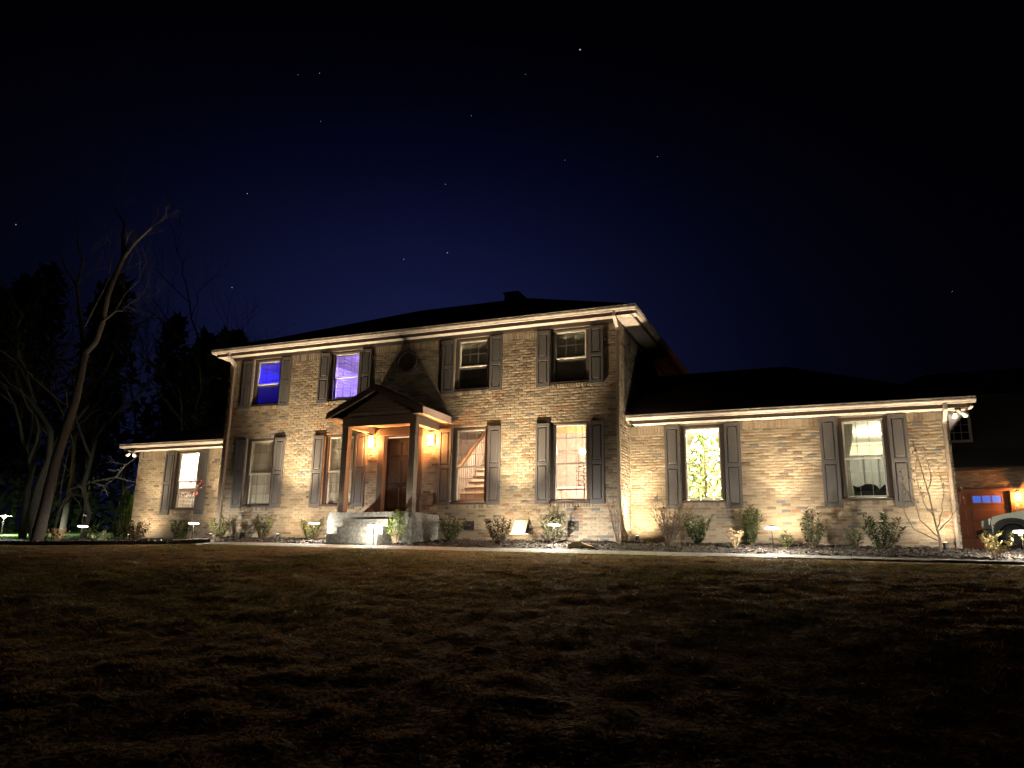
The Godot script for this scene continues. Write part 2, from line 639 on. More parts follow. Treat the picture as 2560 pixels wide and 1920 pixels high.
func hip(x0: float, x1: float, z0: float, z1: float, y: float, ridge: float, run: float) -> Mesher:
	var s := Mesher.new()
	var a := Vector3(x0, y, z1)
	var b := Vector3(x1, y, z1)
	var c := Vector3(x1, y, z0)
	var d := Vector3(x0, y, z0)
	var zm := (z0 + z1) / 2
	var p := Vector3(x0 + run, ridge, zm)
	var q := Vector3(x1 - run, ridge, zm)
	s.quad(a, b, q, p); s.quad(c, d, p, q); s.tri(b, c, q); s.tri(d, a, p)
	s.quad(d, c, b, a)
	return s

func gutter_profile() -> PackedVector2Array: # x is backwards (away from the eaves' edge), y up; front lip at x = 0
	return PackedVector2Array([Vector2(0.0, 0.0), Vector2(0.0, -0.020), Vector2(0.013, -0.030), Vector2(0.013, -0.042), Vector2(0.002, -0.052), Vector2(0.006, -0.075), Vector2(0.035, -0.105), Vector2(0.042, -0.125), Vector2(0.115, -0.125), Vector2(0.115, 0.0)])

func gutter_run(x0: float, x1: float, y: float, z: float) -> Mesher:
	var s := Mesher.new()
	s.extrude(gutter_profile(), Transform3D(Basis(Vector3(0, 0, -1), Vector3.UP, Vector3.RIGHT), Vector3(0, y, z)), x0, x1)
	return s

func gutter_return(z0: float, z1: float, y: float, x: float, facing: float) -> Mesher:
	var s := Mesher.new()
	# runs along z; outside is +x when facing = 1
	if facing > 0:
		s.extrude(gutter_profile(), Transform3D(Basis(Vector3(-1, 0, 0), Vector3.UP, Vector3(0, 0, -1)), Vector3(x, y, 0)), -z1, -z0)
	else:
		s.extrude(gutter_profile(), Transform3D(Basis(Vector3(1, 0, 0), Vector3.UP, Vector3(0, 0, 1)), Vector3(x, y, 0)), z0, z1)
	return s

func soffit_panels(called_parent: Node3D, x0: float, x1: float, z0: float, z1: float, y: float) -> void:
	# grooved vinyl: narrow panels across the overhang
	var w := 0.102
	var m := bx(Vector3(0, 0, z0), Vector3(w - 0.007, 0.012, z1)).mesh()
	var x := x0
	while x + w < x1 + 0.01:
		var o := part(called_parent, "panel", m, M.soffit_vinyl)
		o.position = Vector3(x, y, 0)
		x += w
	part(called_parent, "backing", bx(Vector3(x0, y + 0.010, z0 + 0.001), Vector3(x1, y + 0.02, z1 - 0.001)), M.brown_trim)

func eaves(x0: float, x1: float, zwall: float, over: float, ytop: float, ysoffit: float, left_end: bool, right_end: bool) -> void:
	var z := zwall + over
	part(house, "gutter", gutter_run(x0, x1, ytop, z), M.cream_metal)
	part(house, "fascia", bx(Vector3(x0 + 0.12, ysoffit - 0.012, z - 0.145), Vector3(x1 - (0.12 if right_end else 0.0), ytop - 0.01, z - 0.117)), M.brown_trim)
	var sf := holder(house, "soffit")
	soffit_panels(sf, x0 + 0.1, x1 - 0.03, zwall - 0.02, z - 0.146, ysoffit)

func house_shell() -> void:
	house = thing("brick_house", "two-storey tan brick house with dark shutters, lit windows and two low wings", "house")
	for cx in MAIN_X:
		main_holes.append(rect(cx, 0.86, 2.78, 0.50))
		main_holes.append(rect(cx, 3.70, 5.095, 0.50))
	var door := Rect2(-6.38, 0.62, 1.30, 2.20)
	main_holes.append(door)
	wing_holes = [rect(1.72, 0.92, 2.735, 0.51), rect(5.16, 0.92, 2.735, 0.51)]
	left_holes = [rect(-13.96, 0.88, 2.72, 0.50)]
	var back := 0.015
	# walls (the mortar bed that the bricks stand proud of)
	wall_nodes.main = part(house, "front_wall", wall_slab(Transform3D(Basis(), Vector3(0, 0, -back)), -11.62 + back, -back, -0.6, 5.34, 0.26, main_holes), M.mortar)
	wall_nodes.wing = part(house, "front_wall", wall_slab(Transform3D(Basis(), Vector3(0, 0, SETBACK - back)), 0.0, 6.83 - back, -0.7, 2.76, 0.26, wing_holes), M.mortar)
	wall_nodes.left = part(house, "front_wall", wall_slab(Transform3D(Basis(), Vector3(0, 0, SETBACK - back)), -16.0 + back, -11.62, -0.6, 2.75, 0.26, left_holes), M.mortar)
	var side := Transform3D(Basis(Vector3(0, 0, -1), Vector3.UP, Vector3.RIGHT), Vector3(-back, 0, 0))
	wall_nodes.side = part(house, "side_wall", wall_slab(side, 0.28, 8.0, -0.6, 5.34, 0.2, []), M.mortar)
	part(house, "side_wall", bx(Vector3(-11.62, -0.6, -8.0), Vector3(-11.42, 5.34, -0.28)), M.plain_wall)
	part(house, "back_wall", bx(Vector3(-11.4, -0.6, -8.2), Vector3(-0.22, 5.34, -8.0)), M.plain_wall)
	part(house, "side_wall", bx(Vector3(6.62, -0.7, -8.5), Vector3(6.83, 2.76, SETBACK - 0.28)), M.plain_wall)
	part(house, "back_wall", bx(Vector3(0.0, -0.6, -8.72), Vector3(6.83, 2.76, -8.52)), M.plain_wall)
	part(house, "side_wall", bx(Vector3(-16.0, -0.6, -8.5), Vector3(-15.8, 2.75, SETBACK - 0.28)), M.plain_wall)
	part(house, "back_wall", bx(Vector3(-16.0, -0.6, -8.72), Vector3(-11.62, 2.75, -8.52)), M.plain_wall)
	# roofs
	part(house, "roof", hip(-12.05, 0.50, -8.45, 0.36, 5.405, 7.52, 4.42), M.shingle)
	var s := hip(-4.4, 7.28, -8.95, SETBACK + 0.43, 2.975, 4.90, 3.78)
	part(house, "roof", clip_x(s, 0.002, 100.0), M.shingle)
	s = hip(-16.36, -8.0, -8.95, SETBACK + 0.43, 2.955, 4.85, 3.78)
	part(house, "roof", clip_x(s, -100.0, -11.622), M.shingle)
	# eaves
	eaves(-12.02, 0.55, 0.0, 0.40, 5.395, 5.20, true, true)
	eaves(0.03, 7.30, SETBACK, 0.48, 2.965, 2.772, false, true)
	eaves(-16.38, -11.64, SETBACK, 0.48, 2.945, 2.757, true, false)
	part(house, "gutter", gutter_return(-8.4, 0.285, 5.395, 0.55, 1.0), M.cream_metal)
	part(house, "gutter", gutter_return(-8.4, 0.285, 5.395, -12.05, -1.0), M.cream_metal)
	part(house, "gutter", gutter_return(-8.9, SETBACK + 0.365, 2.965, 7.30, 1.0), M.cream_metal)
	part(house, "fascia", bx(Vector3(0.405, 5.188, -8.4), Vector3(0.433, 5.385, 0.255)), M.brown_trim)
	part(house, "fascia", bx(Vector3(7.155, 2.76, -8.9), Vector3(7.183, 2.955, SETBACK + 0.335)), M.brown_trim)
	var sf := holder(house, "soffit")
	part(sf, "side_soffit", bx(Vector3(0.02, 5.196, -8.2), Vector3(0.404, 5.208, -0.022)), M.soffit_vinyl)
	part(sf, "side_soffit", bx(Vector3(6.835, 2.768, -8.8), Vector3(7.154, 2.780, SETBACK - 0.022)), M.soffit_vinyl)
	part(sf, "side_soffit", bx(Vector3(-11.93, 5.196, -8.2), Vector3(-11.63, 5.208, -0.022)), M.soffit_vinyl)
	# frieze boards
	part(house, "frieze_board", bx(Vector3(-11.64, 5.10, -0.010), Vector3(0.022, 5.199, 0.022)), M.brown_trim)
	part(house, "frieze_board", bx(Vector3(-0.005, 5.10, -8.0), Vector3(0.022, 5.195, -0.012)), M.brown_trim)
	# downspouts
	downspout(0.02, 0.03, 5.28, 0.31, -0.13, false)
	downspout(-11.42, 0.045, 5.28, 0.31, -0.09, false)
	downspout(6.74, SETBACK + 0.045, 2.85, SETBACK + 0.40, -0.25, false)
	# chimney
	var ch := holder(house, "chimney", Vector3(-4.69, 7.0, -5.0))
	part(ch, "stack", bx(Vector3(-0.23, 0, -0.35), Vector3(0.23, 0.96, 0.35)), M.dark_siding)
	part(ch, "cap", bx(Vector3(-0.26, 0.96, -0.38), Vector3(0.26, 1.02, 0.38)), M.dark_siding)
	part(ch, "flue", bx(Vector3(-0.12, 1.02, -0.12), Vector3(0.12, 1.12, 0.12)), M.plant_pot)
	# round louvred vent above the porch
	var rv := holder(house, "round_vent", Vector3(-5.66, 4.60, 0.0))
	s = Mesher.new()
	var pts := []
	var rad := []
	for i in 25:
		pts.append(Vector3(cos(TAU * i / 24) * 0.27, sin(TAU * i / 24) * 0.27, 0.02))
		rad.append(0.035)
	s.tube(pts, rad, 6, false)
	part(rv, "ring", s, M.brown_trim)
	for i in 8:
		var y := -0.21 + i * 0.06
		var hw := sqrt(maxf(0.25 * 0.25 - y * y, 0.001))
		s = Mesher.new()
		s.boxt(Transform3D(Basis(Vector3.RIGHT, 0.6), Vector3(0, y, 0.012)), Vector3(hw * 2, 0.055, 0.008))
		part(rv, "louvre", s, M.brown_trim)
	# foundation vents and the hinged metal flap over one of them
	for p in [[-3.72, 0.35], [-1.08, 0.34], [-10.0, 0.35]]:
		var v := holder(house, "foundation_vent", Vector3(p[0], p[1], 0.0))
		part(v, "frame", frame_mesh(0.13, 0.11, 0.018, 0.02), M.black_metal)
		for i in 6:
			s = Mesher.new()
			s.boxt(Transform3D(Basis(Vector3.RIGHT, 0.7), Vector3(0, -0.075 + i * 0.03, 0.006)), Vector3(0.222, 0.026, 0.004))
			part(v, "louvre", s, M.black_metal)
	var fl := holder(house, "vent_cover", Vector3(-2.34, 0.30, 0.0))
	s = Mesher.new()
	var w := 0.17
	s.extrude(PackedVector2Array([Vector2(-0.03, 0.17), Vector2(-0.03, 0.16), Vector2(-0.25, -0.135), Vector2(-0.262, -0.13), Vector2(-0.042, 0.175)]), Transform3D(Basis(Vector3(0, 0, -1), Vector3.UP, Vector3.RIGHT), Vector3.ZERO), -w, w)
	part(fl, "sloping_lid", s, M.pale_metal)
	for k in [-1.0, 1.0]:
		s = Mesher.new()
		s.extrude(PackedVector2Array([Vector2(-0.012, 0.165), Vector2(-0.012, -0.13), Vector2(-0.245, -0.13), Vector2(-0.03, 0.16)]), Transform3D(Basis(Vector3(0, 0, -1), Vector3.UP, Vector3.RIGHT), Vector3.ZERO), k * (w - 0.006) - 0.003, k * (w - 0.006) + 0.003)
		part(fl, "cheek", s, M.black_metal)
	part(fl, "ledge", bx(Vector3(-w - 0.02, -0.165, 0.005), Vector3(w + 0.02, -0.137, 0.28)), M.sash_white)

func frame_mesh(hw: float, hh: float, w: float, d: float) -> Mesher:
	var s := Mesher.new()
	s.box(Vector3(-hw, -hh, 0), Vector3(hw, -hh + w, d)); s.box(Vector3(-hw, hh - w, 0), Vector3(hw, hh, d))
	s.box(Vector3(-hw, -hh + w, 0), Vector3(-hw + w, hh - w, d)); s.box(Vector3(hw - w, -hh + w, 0), Vector3(hw, hh - w, d))
	return s

# keeps what lies between two planes across x
func clip_x(s: Mesher, lo: float, hi: float) -> Mesher:
	var out := Mesher.new()
	for i in range(0, s.v.size(), 3):
		var poly := [s.v[i], s.v[i + 2], s.v[i + 1]]
		for side in [[lo, 1.0], [hi, -1.0]]:
			var nxt := []
			for k in poly.size():
				var a: Vector3 = poly[k]
				var b: Vector3 = poly[(k + 1) % poly.size()]
				var da: float = (a.x - side[0]) * side[1]
				var db: float = (b.x - side[0]) * side[1]
				if da >= 0: nxt.append(a)
				if (da < 0) != (db < 0): nxt.append(a.lerp(b, da / (da - db)))
			poly = nxt
		for k in range(1, poly.size() - 1):
			out.tri(poly[0], poly[k], poly[k + 1])
	return out

func downspout(x: float, z: float, ytop: float, zgut: float, yfoot: float, _l: bool) -> void:
	var d := holder(house, "downspout")
	var s := Mesher.new()
	var sx := 0.035
	var sz := 0.045
	s.slab(Vector3(x - sx, yfoot + 0.12, z - sz + 0.01), Vector3(x + sx, ytop - 0.34, z + sz), 0.008)
	part(d, "pipe", s, M.downspout_paint)
	s = Mesher.new()
	var a := Vector3(x, ytop, zgut)
	var b := Vector3(x, ytop - 0.10, zgut - 0.005)
	var c := Vector3(x, ytop - 0.30, z + 0.015)
	var e := Vector3(x, ytop - 0.36, z + 0.010)
	for q in [[a, b], [b, c], [c, e]]:
		var dir: Vector3 = (q[1] - q[0])
		s.boxt(Transform3D(Basis(Vector3.RIGHT, dir.normalized().cross(Vector3.RIGHT).normalized(), dir.normalized()), (q[0] + q[1]) / 2), Vector3(0.078, 0.088, dir.length() + 0.03))
	part(d, "elbow", s, M.cream_metal if absf(x) < 1.0 or true else M.downspout_paint)
	for y in [ytop * 0.30, ytop * 0.68]:
		part(d, "strap", bx(Vector3(x - sx - 0.012, y - 0.012, z - 0.03), Vector3(x + sx + 0.012, y + 0.012, z + sz + 0.003)), M.downspout_paint)
	s = Mesher.new()
	s.boxt(Transform3D(Basis(Vector3.RIGHT, -0.9), Vector3(x, yfoot + 0.08, z + 0.09)), Vector3(0.074, 0.084, 0.24))
	part(d, "foot", s, M.downspout_paint)

# ------------------------------------------------------------------ windows and shutters
func window(cx: float, y0: float, y1: float, zf: float, hw: float, rows: int, rail: float) -> void:
	var n := holder(house, "window", Vector3(cx, y0, zf))
	var h := y1 - y0
	var s := Mesher.new()
	var j := 0.105
	s.slab(Vector3(-hw + 0.002, 0.075, -0.17), Vector3(-hw + j, h - 0.07, -0.045), 0.006)
	s.slab(Vector3(hw - j, 0.075, -0.17), Vector3(hw - 0.002, h - 0.07, -0.045), 0.006)
	s.slab(Vector3(-hw + 0.002, h - 0.068, -0.17), Vector3(hw - 0.002, h - 0.001, -0.035), 0.006)
	part(n, "casing", s, M.brown_trim)
	s = Mesher.new()
	s.extrude(PackedVector2Array([Vector2(0.17, 0.0), Vector2(0.17, 0.074), Vector2(0.06, 0.066), Vector2(-0.012, 0.045), Vector2(-0.012, 0.012), Vector2(0.0, 0.0)].duplicate()), Transform3D(Basis(Vector3(0, 0, -1), Vector3.UP, Vector3.RIGHT), Vector3.ZERO), -hw + 0.003, hw - 0.003)
	part(n, "sill", s, M.brown_trim)
	var g := hw - j + 0.001
	var r := rail - y0
	for k in 2: # lower sash, upper sash
		var a := 0.076 if k == 0 else r - 0.015
		var b := r + 0.015 if k == 0 else h - 0.071
		var zb := -0.150 if k == 0 else -0.115
		var zt := zb + 0.032
		s = Mesher.new()
		var w := 0.036
		s.slab(Vector3(-g, a, zb), Vector3(-g + w, b, zt), 0.004); s.slab(Vector3(g - w, a, zb), Vector3(g, b, zt), 0.004)
		s.slab(Vector3(-g + w, a, zb), Vector3(g - w, a + w * 0.9, zt), 0.004); s.slab(Vector3(-g + w, b - w * 0.9, zb), Vector3(g - w, b, zt), 0.004)
		part(n, "sash", s, M.sash_white)
		part(n, "pane", bx(Vector3(-g + w + 0.001, a + w * 0.9 + 0.001, zb + 0.012), Vector3(g - w - 0.001, b - w * 0.9 - 0.001, zb + 0.016)), M.glass)
		if k == 0 and rows == 2 and absf(cx + 7.6) > 0.1:
			part(n, "insect_screen", bx(Vector3(-g + 0.004, a + 0.004, -0.113), Vector3(g - 0.004, b - 0.03, -0.1125)), M.screen_mesh)
		var iw := (g - w) * 2
		for i in 2:
			var x := -g + w + iw * (i + 1) / 3.0
			part(n, "muntin", bx(Vector3(x - 0.006, a + w * 0.9, zb + 0.004), Vector3(x + 0.006, b - w * 0.9, zb + 0.0115)), M.grille)
		var ih := b - a - w * 1.8
		for i in rows - 1:
			var y := a + w * 0.9 + ih * (i + 1) / rows
			part(n, "muntin", bx(Vector3(-g + w, y - 0.006, zb - 0.004), Vector3(g - w, y + 0.006, zb + 0.0035)), M.grille)

func shutter(cx: float, y0: float, y1: float, zf: float, w: float) -> void:
	var n := holder(house, "shutter", Vector3(cx, y0, zf + 0.012))
	var h := y1 - y0
	var hw := w / 2
	var st := 0.058
	var s := Mesher.new()
	s.box(Vector3(-hw + 0.01, 0.01, 0.0), Vector3(hw - 0.01, h - 0.01, 0.014))
	s.slab(Vector3(-hw, 0, 0.002), Vector3(-hw + st, h, 0.038), 0.004); s.slab(Vector3(hw - st, 0, 0.002), Vector3(hw, h, 0.038), 0.004)
	var rails := [[0.0, 0.10], [h * 0.5 - 0.045, h * 0.5 + 0.045], [h - 0.09, h]]
	for q in rails:
		s.slab(Vector3(-hw + st, q[0], 0.0025), Vector3(hw - st, q[1], 0.0375), 0.004)
	part(n, "frame", s, M.shutter_paint)
	for q in [[0.10, h * 0.5 - 0.045], [h * 0.5 + 0.045, h - 0.09]]:
		s = Mesher.new()
		s.slab(Vector3(-hw + st + 0.012, q[0] + 0.012, 0.0145), Vector3(hw - st - 0.012, q[1] - 0.012, 0.036), 0.020)
		part(n, "panel", s, M.shutter_paint)

func windows_and_shutters() -> void:
	for cx in MAIN_X:
		window(cx, 0.86, 2.78, 0.0, 0.50, 3, 1.785)
		window(cx, 3.70, 5.095, 0.0, 0.50, 2, 4.355)
		for k in [-1.0, 1.0]:
			shutter(cx + k * 0.672, 0.835, 2.755, 0.0, 0.345)
			shutter(cx + k * 0.672, 3.643, 5.062, 0.0, 0.345)
	for cx in [1.72, 5.16]:
		window(cx, 0.92, 2.735, SETBACK, 0.51, 3, 1.835)
		for k in [-1.0, 1.0]:
			shutter(cx + k * 0.69, 0.770, 2.748, SETBACK, 0.36)
	window(-13.96, 0.88, 2.72, SETBACK, 0.50, 3, 1.77)
	for k in [-1.0, 1.0]:
		shutter(-13.96 + k * 0.69, 0.75, 2.715, SETBACK, 0.36)

# ------------------------------------------------------------------ porch
func porch() -> void:
	var cx := -5.70
	# stoop with three steps
	var st := holder(house, "stoop")
	part(st, "landing", bx(Vector3(-6.88, -0.7, 0.01), Vector3(-4.55, 0.60, 1.32)), M.concrete)
	for i in 3:
		var s := Mesher.new()
		var top := 0.425 - i * 0.178
		var z1 := 1.54 + i * 0.22
		s.box(Vector3(-6.30 - (0.10 if i == 2 else 0.0), -0.7, 1.322 + 0.002), Vector3(-5.06 + (0.0 if i < 2 else 0.0), top, z1))
		if i == 0:
			part(st, "step", s, M.concrete)
		else:
			s = Mesher.new()
			s.box(Vector3(-6.30 - (0.12 if i == 2 else 0.0), -0.7, 1.542 + (i - 1) * 0.22), Vector3(-5.06, top, z1))
			part(st, "step", s, M.concrete)
	part(st, "threshold", bx(Vector3(-6.22, 0.602, 0.0), Vector3(-5.22, 0.70, 0.16)), M.concrete)
	# door
	var d := holder(house, "front_door", Vector3(cx - 0.03, 0.70, -0.10))
	var s := Mesher.new()
	s.box(Vector3(-0.46, 0, -0.05), Vector3(0.46, 1.90, 0.0))
	part(d, "leaf", s, M.door_paint)
	for r in [[0.12, 0.62], [0.72, 1.32], [1.42, 1.80]]:
		for k in [-1.0, 1.0]:
			s = Mesher.new()
			s.slab(Vector3(k * 0.21 - 0.165, r[0], 0.0005), Vector3(k * 0.21 + 0.165, r[1], 0.016), 0.013)
			part(d, "panel", s, M.door_paint)
	s = Mesher.new()
	s.tube([Vector3(0.40, 0.92, 0.0), Vector3(0.40, 0.92, 0.05), Vector3(0.40, 0.92, 0.07)], [0.012, 0.012, 0.03], 10)
	part(d, "handle", s, M.brass)
	s = Mesher.new()
	s.slab(Vector3(-6.38, 0.602, -0.16), Vector3(-6.20, 2.64, 0.05), 0.012); s.slab(Vector3(-5.26, 0.602, -0.16), Vector3(-5.08, 2.64, 0.05), 0.012)
	s.slab(Vector3(-6.38, 2.642, -0.16), Vector3(-5.08, 2.80, 0.055), 0.012)
	s.box(Vector3(-6.42, 2.802, -0.02), Vector3(-5.04, 2.845, 0.11))
	part(d, "door_surround", s, M.brown_trim).position = -d.position
	s = Mesher.new()
	s.extrude(PackedVector2Array([Vector2(-6.42, 2.847), Vector2(-5.04, 2.847), Vector2(cx - 0.03, 3.19)]), Transform3D(), 0.016, 0.07)
	part(d, "pediment", s, M.brown_trim).position = -d.position
	# porch posts, beams, ceiling, roof
	var p := holder(house, "porch")
	for x in [-6.60, -4.70]:
		s = Mesher.new()
		s.slab(Vector3(x - 0.085, 0.602, 1.07), Vector3(x + 0.085, 2.70, 1.24), 0.008)
		part(p, "post", s, M.porch_wood)
		part(p, "post_trim", bx(Vector3(x - 0.10, 2.42, 1.055), Vector3(x + 0.10, 2.455, 1.255)), M.porch_wood)
	s = Mesher.new()
	s.slab(Vector3(-6.70, 2.702, 1.06), Vector3(-4.60, 2.94, 1.25), 0.006)
	part(p, "front_beam", s, M.porch_wood)
	for x in [-6.60, -4.70]:
		part(p, "side_beam", bx(Vector3(x - 0.08, 2.704, 0.012), Vector3(x + 0.08, 2.938, 1.058)), M.porch_wood)
	part(p, "porch_ceiling", bx(Vector3(-6.515, 2.86, 0.012), Vector3(-4.785, 2.885, 1.055)), M.porch_ceiling)
	var gx := -5.66
	var hw := 1.34
	var zf := 1.46
	s = Mesher.new()
	s.extrude(PackedVector2Array([Vector2(gx - 1.02, 2.942), Vector2(gx + 1.02, 2.942), Vector2(gx, 3.52)]), Transform3D(), 1.20, 1.235)
	part(p, "gable_board", s, M.porch_wood)
	for i in 6: # clapboards across the gable
		var y := 2.955 + i * 0.088
		var half := 1.0 * (3.50 - y - 0.05) / (3.50 - 2.942)
		s = Mesher.new()
		s.boxt(Transform3D(Basis(Vector3.RIGHT, 0.10), Vector3(gx, y + 0.04, 1.246)), Vector3(maxf(half, 0.05) * 2.0, 0.084, 0.010))
		part(p, "clapboard", s, M.porch_wood)
	# the two slopes
	for k in [-1.0, 1.0]:
		s = Mesher.new()
		var poly := PackedVector2Array([Vector2(gx, 3.70), Vector2(gx, 3.62), Vector2(gx + hw * k, 2.985), Vector2(gx + hw * k, 3.06)])
		if k > 0:
			poly = PackedVector2Array([Vector2(gx, 3.62), Vector2(gx + hw, 2.985), Vector2(gx + hw, 3.06), Vector2(gx, 3.70)])
		s.extrude(poly, Transform3D(), 0.02, zf)
		part(p, "roof_slope", s, M.shingle)
		s = Mesher.new() # barge board
		var bp := PackedVector2Array([Vector2(gx, 3.50), Vector2(gx + hw * 1.0, 2.868), Vector2(gx + hw, 3.04), Vector2(gx, 3.672)])
		if k < 0:
			bp = PackedVector2Array([Vector2(gx, 3.672), Vector2(gx - hw, 3.04), Vector2(gx - hw, 2.868), Vector2(gx, 3.50)])
		s.extrude(bp, Transform3D(), zf + 0.001, zf + 0.030)
		part(p, "barge_board", s, M.porch_wood)
		var e: float = gx + k * (hw + 0.002)
		part(p, "eave_fascia", bx(Vector3(minf(e, e + k * 0.022), 2.87, 0.02), Vector3(maxf(e, e + k * 0.022), 3.05, zf + 0.028)), M.pink_trim if k > 0 else M.porch_wood)
		var sx0: float = minf(gx + k * 1.045, gx + k * (hw - 0.002))
		var sx1: float = maxf(gx + k * 1.045, gx + k * (hw - 0.002))
		part(p, "eave_soffit", bx(Vector3(sx0, 2.895, 0.02), Vector3(sx1, 2.91, zf - 0.002)), M.porch_ceiling)

# ------------------------------------------------------------------ bricks
var brick_list := []

func tone() -> Color:
	var r := rng.randf()
	var c := Color(0.405, 0.325, 0.235)
	if r < 0.46: c = Color(0.405, 0.325, 0.235)
	elif r < 0.77: c = Color(0.35, 0.272, 0.19)
	elif r < 0.91: c = Color(0.275, 0.205, 0.142)
	elif r < 0.94: c = Color(0.195, 0.148, 0.112)
	elif r < 0.968: c = Color(0.31, 0.180, 0.105)
	else: c = Color(0.185, 0.178, 0.178)
	return c * rng.randf_range(0.88, 1.10)

func add_brick(fr: Transform3D, x0: float, x1: float, y0: float, y1: float, proud: float, node: Node3D, full: bool) -> void:
	if x1 - x0 < 0.028 or y1 - y0 < 0.02:
		return
	brick_list.append({"f": fr, "x0": x0, "x1": x1, "y0": y0, "y1": y1, "p": proud, "n": node, "full": full, "c": tone(), "d": EYE.distance_to(fr * Vector3((x0 + x1) / 2, (y0 + y1) / 2, 0))})

const COURSE := 0.0677
func courses(fr: Transform3D, xa: float, xb: float, ya: float, yb: float, holes: Array, node: Node3D, shift := 0.0) -> void:
	var k := 0
	var y := ya
	while y + 0.03 < yb:
		var top := minf(y + COURSE - 0.0105, yb)
		var x := xa - 0.2032 * (0.5 if k % 2 else 0.0) - shift
		while x < xb:
			var segs := [[maxf(x, xa), minf(x + 0.1925, xb)]]
			for h in holes:
				if h.position.y < (y + top) / 2 and h.end.y > (y + top) / 2:
					var nxt := []
					for q in segs:
						if q[1] <= h.position.x or q[0] >= h.end.x: nxt.append(q)
						else:
							if q[0] < h.position.x: nxt.append([q[0], h.position.x])
							if q[1] > h.end.x: nxt.append([h.end.x, q[1]])
					segs = nxt
			for q in segs:
				add_brick(fr, q[0], q[1], y, top, rng.randf_range(-0.002, 0.0055), node, absf(q[1] - q[0] - 0.1925) < 0.001)
			x += 0.2032
		y += COURSE
		k += 1

func soldiers(fr: Transform3D, xa: float, xb: float, ya: float, yb: float, holes: Array, node: Node3D) -> void:
	var x := xa
	while x + 0.02 < xb:
		var mid := Vector2(x + 0.029, (ya + yb) / 2)
		var ok := true
		for h in holes:
			if h.has_point(mid): ok = false
		if ok:
			add_brick(fr, x, minf(x + 0.0575, xb), ya, yb, rng.randf_range(-0.001, 0.004), node, false)
		x += 0.0677

func sill_bricks(fr: Transform3D, cx: float, hw: float, top: float, node: Node3D) -> void:
	var x := cx - hw - 0.02
	while x + 0.03 < cx + hw + 0.03:
		add_brick(fr, x, x + 0.0575, top - 0.098, top - 0.006, 0.026 + rng.randf_range(-0.002, 0.002), node, false)
		x += 0.0677

func brick_shape(s: Mesher, f: Transform3D, x0: float, x1: float, y0: float, y1: float, proud: float, r: RandomNumberGenerator) -> void:
	var nx := 3 if x1 - x0 > 0.12 else 1
	var ny := 2 if y1 - y0 < 0.12 else 3
	var tilt := r.randf_range(-0.002, 0.004)
	var lean := r.randf_range(-0.002, 0.002)
	var g := []
	for j in ny + 1:
		var row := []
		for i in nx + 1:
			var edge := i == 0 or j == 0 or i == nx or j == ny
			var corner := (i == 0 or i == nx) and (j == 0 or j == ny)
			var p := Vector3(lerpf(x0, x1, float(i) / nx), lerpf(y0, y1, float(j) / ny), proud + r.randf_range(-0.0015, 0.003) + tilt * (0.5 - float(j) / ny) + lean * (0.5 - float(i) / nx))
			if edge:
				p.z -= 0.0035
				p.x += r.randf_range(-0.0022, 0.0022)
				p.y += r.randf_range(-0.0026, 0.0026)
			if corner: p.z -= 0.002
			row.append(f * p)
		g.append(row)
	for j in ny:
		for i in nx:
			s.quad(g[j][i], g[j][i + 1], g[j + 1][i + 1], g[j + 1][i])
	var dn := f.basis * Vector3(0, 0, -0.03)
	for i in nx:
		s.quad(g[0][i] + dn, g[0][i + 1] + dn, g[0][i + 1], g[0][i])
		s.quad(g[ny][i + 1] + dn, g[ny][i] + dn, g[ny][i], g[ny][i + 1])
	for j in ny:
		s.quad(g[j + 1][0] + dn, g[j][0] + dn, g[j][0], g[j + 1][0])
		s.quad(g[j][nx] + dn, g[j + 1][nx] + dn, g[j + 1][nx], g[j][nx])

func lay_bricks(most: int) -> void:
	# the nearest whole bricks are parts of their own, the rest of each wall is one piece of brickwork
	var order := brick_list.filter(func(b): return b.full)
	order.sort_custom(func(a, b): return a.d < b.d)
	for i in mini(most, order.size()):
		order[i]["own"] = true
	var variants := []
	for i in 10:
		for k in 3:
			var s := Mesher.new()
			s.col = tone()
			brick_shape(s, Transform3D(), -0.09625, 0.09625, -0.0286, 0.0286, 0.0, rng)
			variants.append(s.mesh())
	var walls := {}
	for b in brick_list:
		if b.has("own"):
			var o := part(b.n, "brick", variants[rng.randi() % variants.size()], M.brick)
			o.transform = b.f * Transform3D(Basis(), Vector3((b.x0 + b.x1) / 2, (b.y0 + b.y1) / 2, b.p))
		else:
			if not walls.has(b.n):
				walls[b.n] = Mesher.new()
			walls[b.n].col = b.c
			brick_shape(walls[b.n], b.f, b.x0, b.x1, b.y0, b.y1, b.p, rng)
	for n in walls:
		part(n, "brickwork", walls[n], M.brick, "stuff")
	brick_list = []

